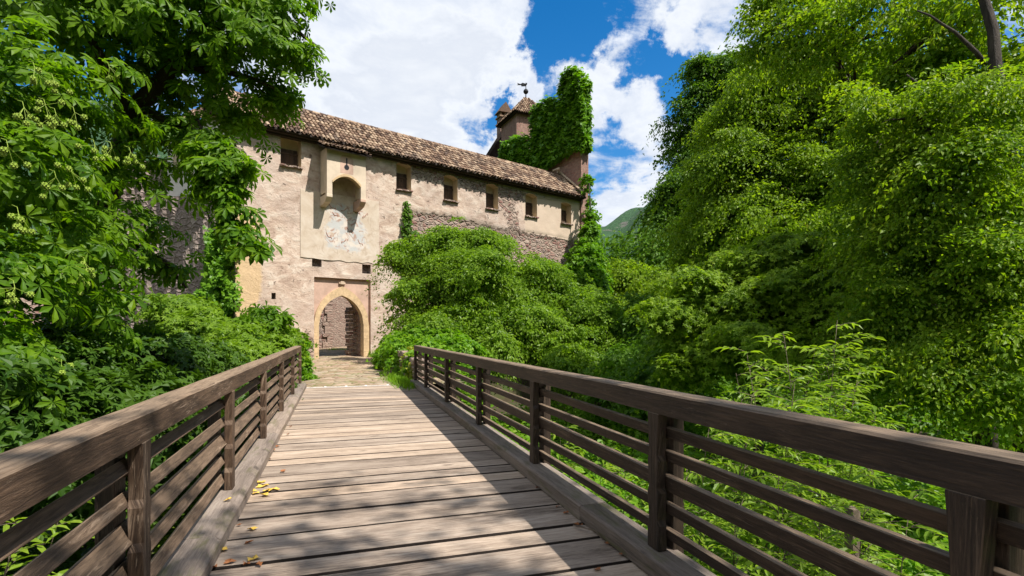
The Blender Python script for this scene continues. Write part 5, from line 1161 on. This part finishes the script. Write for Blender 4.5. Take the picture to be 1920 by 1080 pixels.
sapling('fresh green seedling with broad leaves seen between the near left boards', [(gp(290, 7.5), P(300, 770, 6.8)), (gp(120, 5.2), P(120, 940, 4.2)), (gp(330, 8), P(330, 800, 7.2)), (gp(60, 5), P(40, 980, 3.8))], 85, size=.15)
# grey stub post in the undergrowth
q = P(1598, 1000, 5.2); mb = MB(); mb.box(Vector((q.x, q.y, (q.z + .25 + gz_(q.x, q.y)) / 2)), (.10, .10, q.z + .25 - gz_(q.x, q.y))); tag(mb.build('stub_post', M_BARKL, bevel=.01), 'short pale wooden post standing in the undergrowth behind the right railing', 'post')
# --- undergrowth on both banks
g = np.random.default_rng(91)
def carpet(name, x0, x1, y0, y1, n, size, seed, h0, hv, m, label, tpl=T_BROAD, mask=None):
    g = np.random.default_rng(seed); k_ = n // 14; cx = g.uniform(x0, x1, k_); cy_ = g.uniform(y0, y1, k_); hz_ = h0 + hv * (.5 + .5 * np.sin(cx * 1.1 + seed) * np.sin(cy_ * .9 + 1)) + g.normal(size=k_) * .16
    i_ = np.repeat(np.arange(k_), 14); x = cx[i_] + g.normal(size=len(i_)) * .2; y = cy_[i_] + g.normal(size=len(i_)) * .2; z = terrain(x, y) + hz_[i_] + g.normal(size=len(i_)) * .09 - .8 * ((x - cx[i_]) ** 2 + (y - cy_[i_]) ** 2)
    p = np.stack([x, y, z], -1)
    if mask is not None: q = mask(x, y); p = p[q]
    N_ = len(p); d = g.normal(size=(N_, 3)); d[:, 2] = -.35
    return tag(link(name, leaf_mesh(name, p, unit(np.array([.1, -.15, 1.]) + g.normal(size=(N_, 3)) * .42), unit(d), size * g.uniform(.6, 1.35, N_), tpl), m), label, 'undergrowth', kind='stuff')
far_ = lambda x, y: ~((x > DL - .5) & (x < DR + .5) & (y > -4) & (y < 18)) & ~((y > BE - .3) & (x < 3.6) & (x > -2.2))
carpet('undergrowth', 2.5, 13, -1.5, 20, 90000, .13, 3, .7, 1.0, L_UND, 'bright leafy undergrowth filling the bank right of the bridge', mask=far_)
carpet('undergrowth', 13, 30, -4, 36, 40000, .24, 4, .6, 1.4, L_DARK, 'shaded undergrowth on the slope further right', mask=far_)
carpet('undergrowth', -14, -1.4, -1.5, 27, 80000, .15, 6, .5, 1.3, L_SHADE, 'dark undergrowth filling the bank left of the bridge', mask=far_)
# weeds along the path edge
def tufts(name, pts, n, h, seed, label):
    g = np.random.default_rng(seed); i_ = g.integers(0, len(pts), n); p = np.array([[q.x, q.y, q.z] for q in pts])[i_] + g.normal(size=(n, 3)) * np.array([.16, .25, 0])
    T_BL = (np.array([(0, .06, 0), (0, -.06, 0), (.6, 0, -.06), (1, 0, -.25)]), [(0, 1, 2), (1, 3, 2)])
    tag(link(name, leaf_mesh(name, p, unit(g.normal(size=(n, 3)) * np.array([1, 1, .2])), unit(np.array([0, 0, 1.]) + g.normal(size=(n, 3)) * .45), h * g.uniform(.4, 1.2, n), T_BL), L_UND), label, 'grass', kind='stuff')
tufts('grass', [onz(735 + 3 * i, 705 + 2.1 * i, .02) for i in range(0, 12)] + [onz(742 + 2 * i, 712 + i, .02) for i in range(8)], 1500, .16, 92, 'grass growing at the foot of the low wall beside the path')
tufts('grass', [onz(x, 668, .03) for x in (700, 704, 708)] + [P(x, 664, 37) - UP * .0 for x in range(620, 664, 4)], 900, .4, 93, 'weeds by the gate jamb and in the courtyard')
# trees behind the viewer shade the near end of the deck
tree('broadleaf_tree', 'tree standing behind the viewer on the right, shading the near planks', 'tree',
     [(Vector((6.5, -2.6, 13.5)), (1.7, 1.9, 1.0)), (Vector((5.2, -2.9, 12.8)), (1.1, 1.3, .8)), (Vector((8.2, -3.4, 12.6)), (1.6, 1.6, 1.2))], L_TREE, M_BARK, T_BROAD, .62, .36, 15, .16, 95, r0=.2, base=(9.2, -5.2), inner=.15, void=1.0, vf=.25)
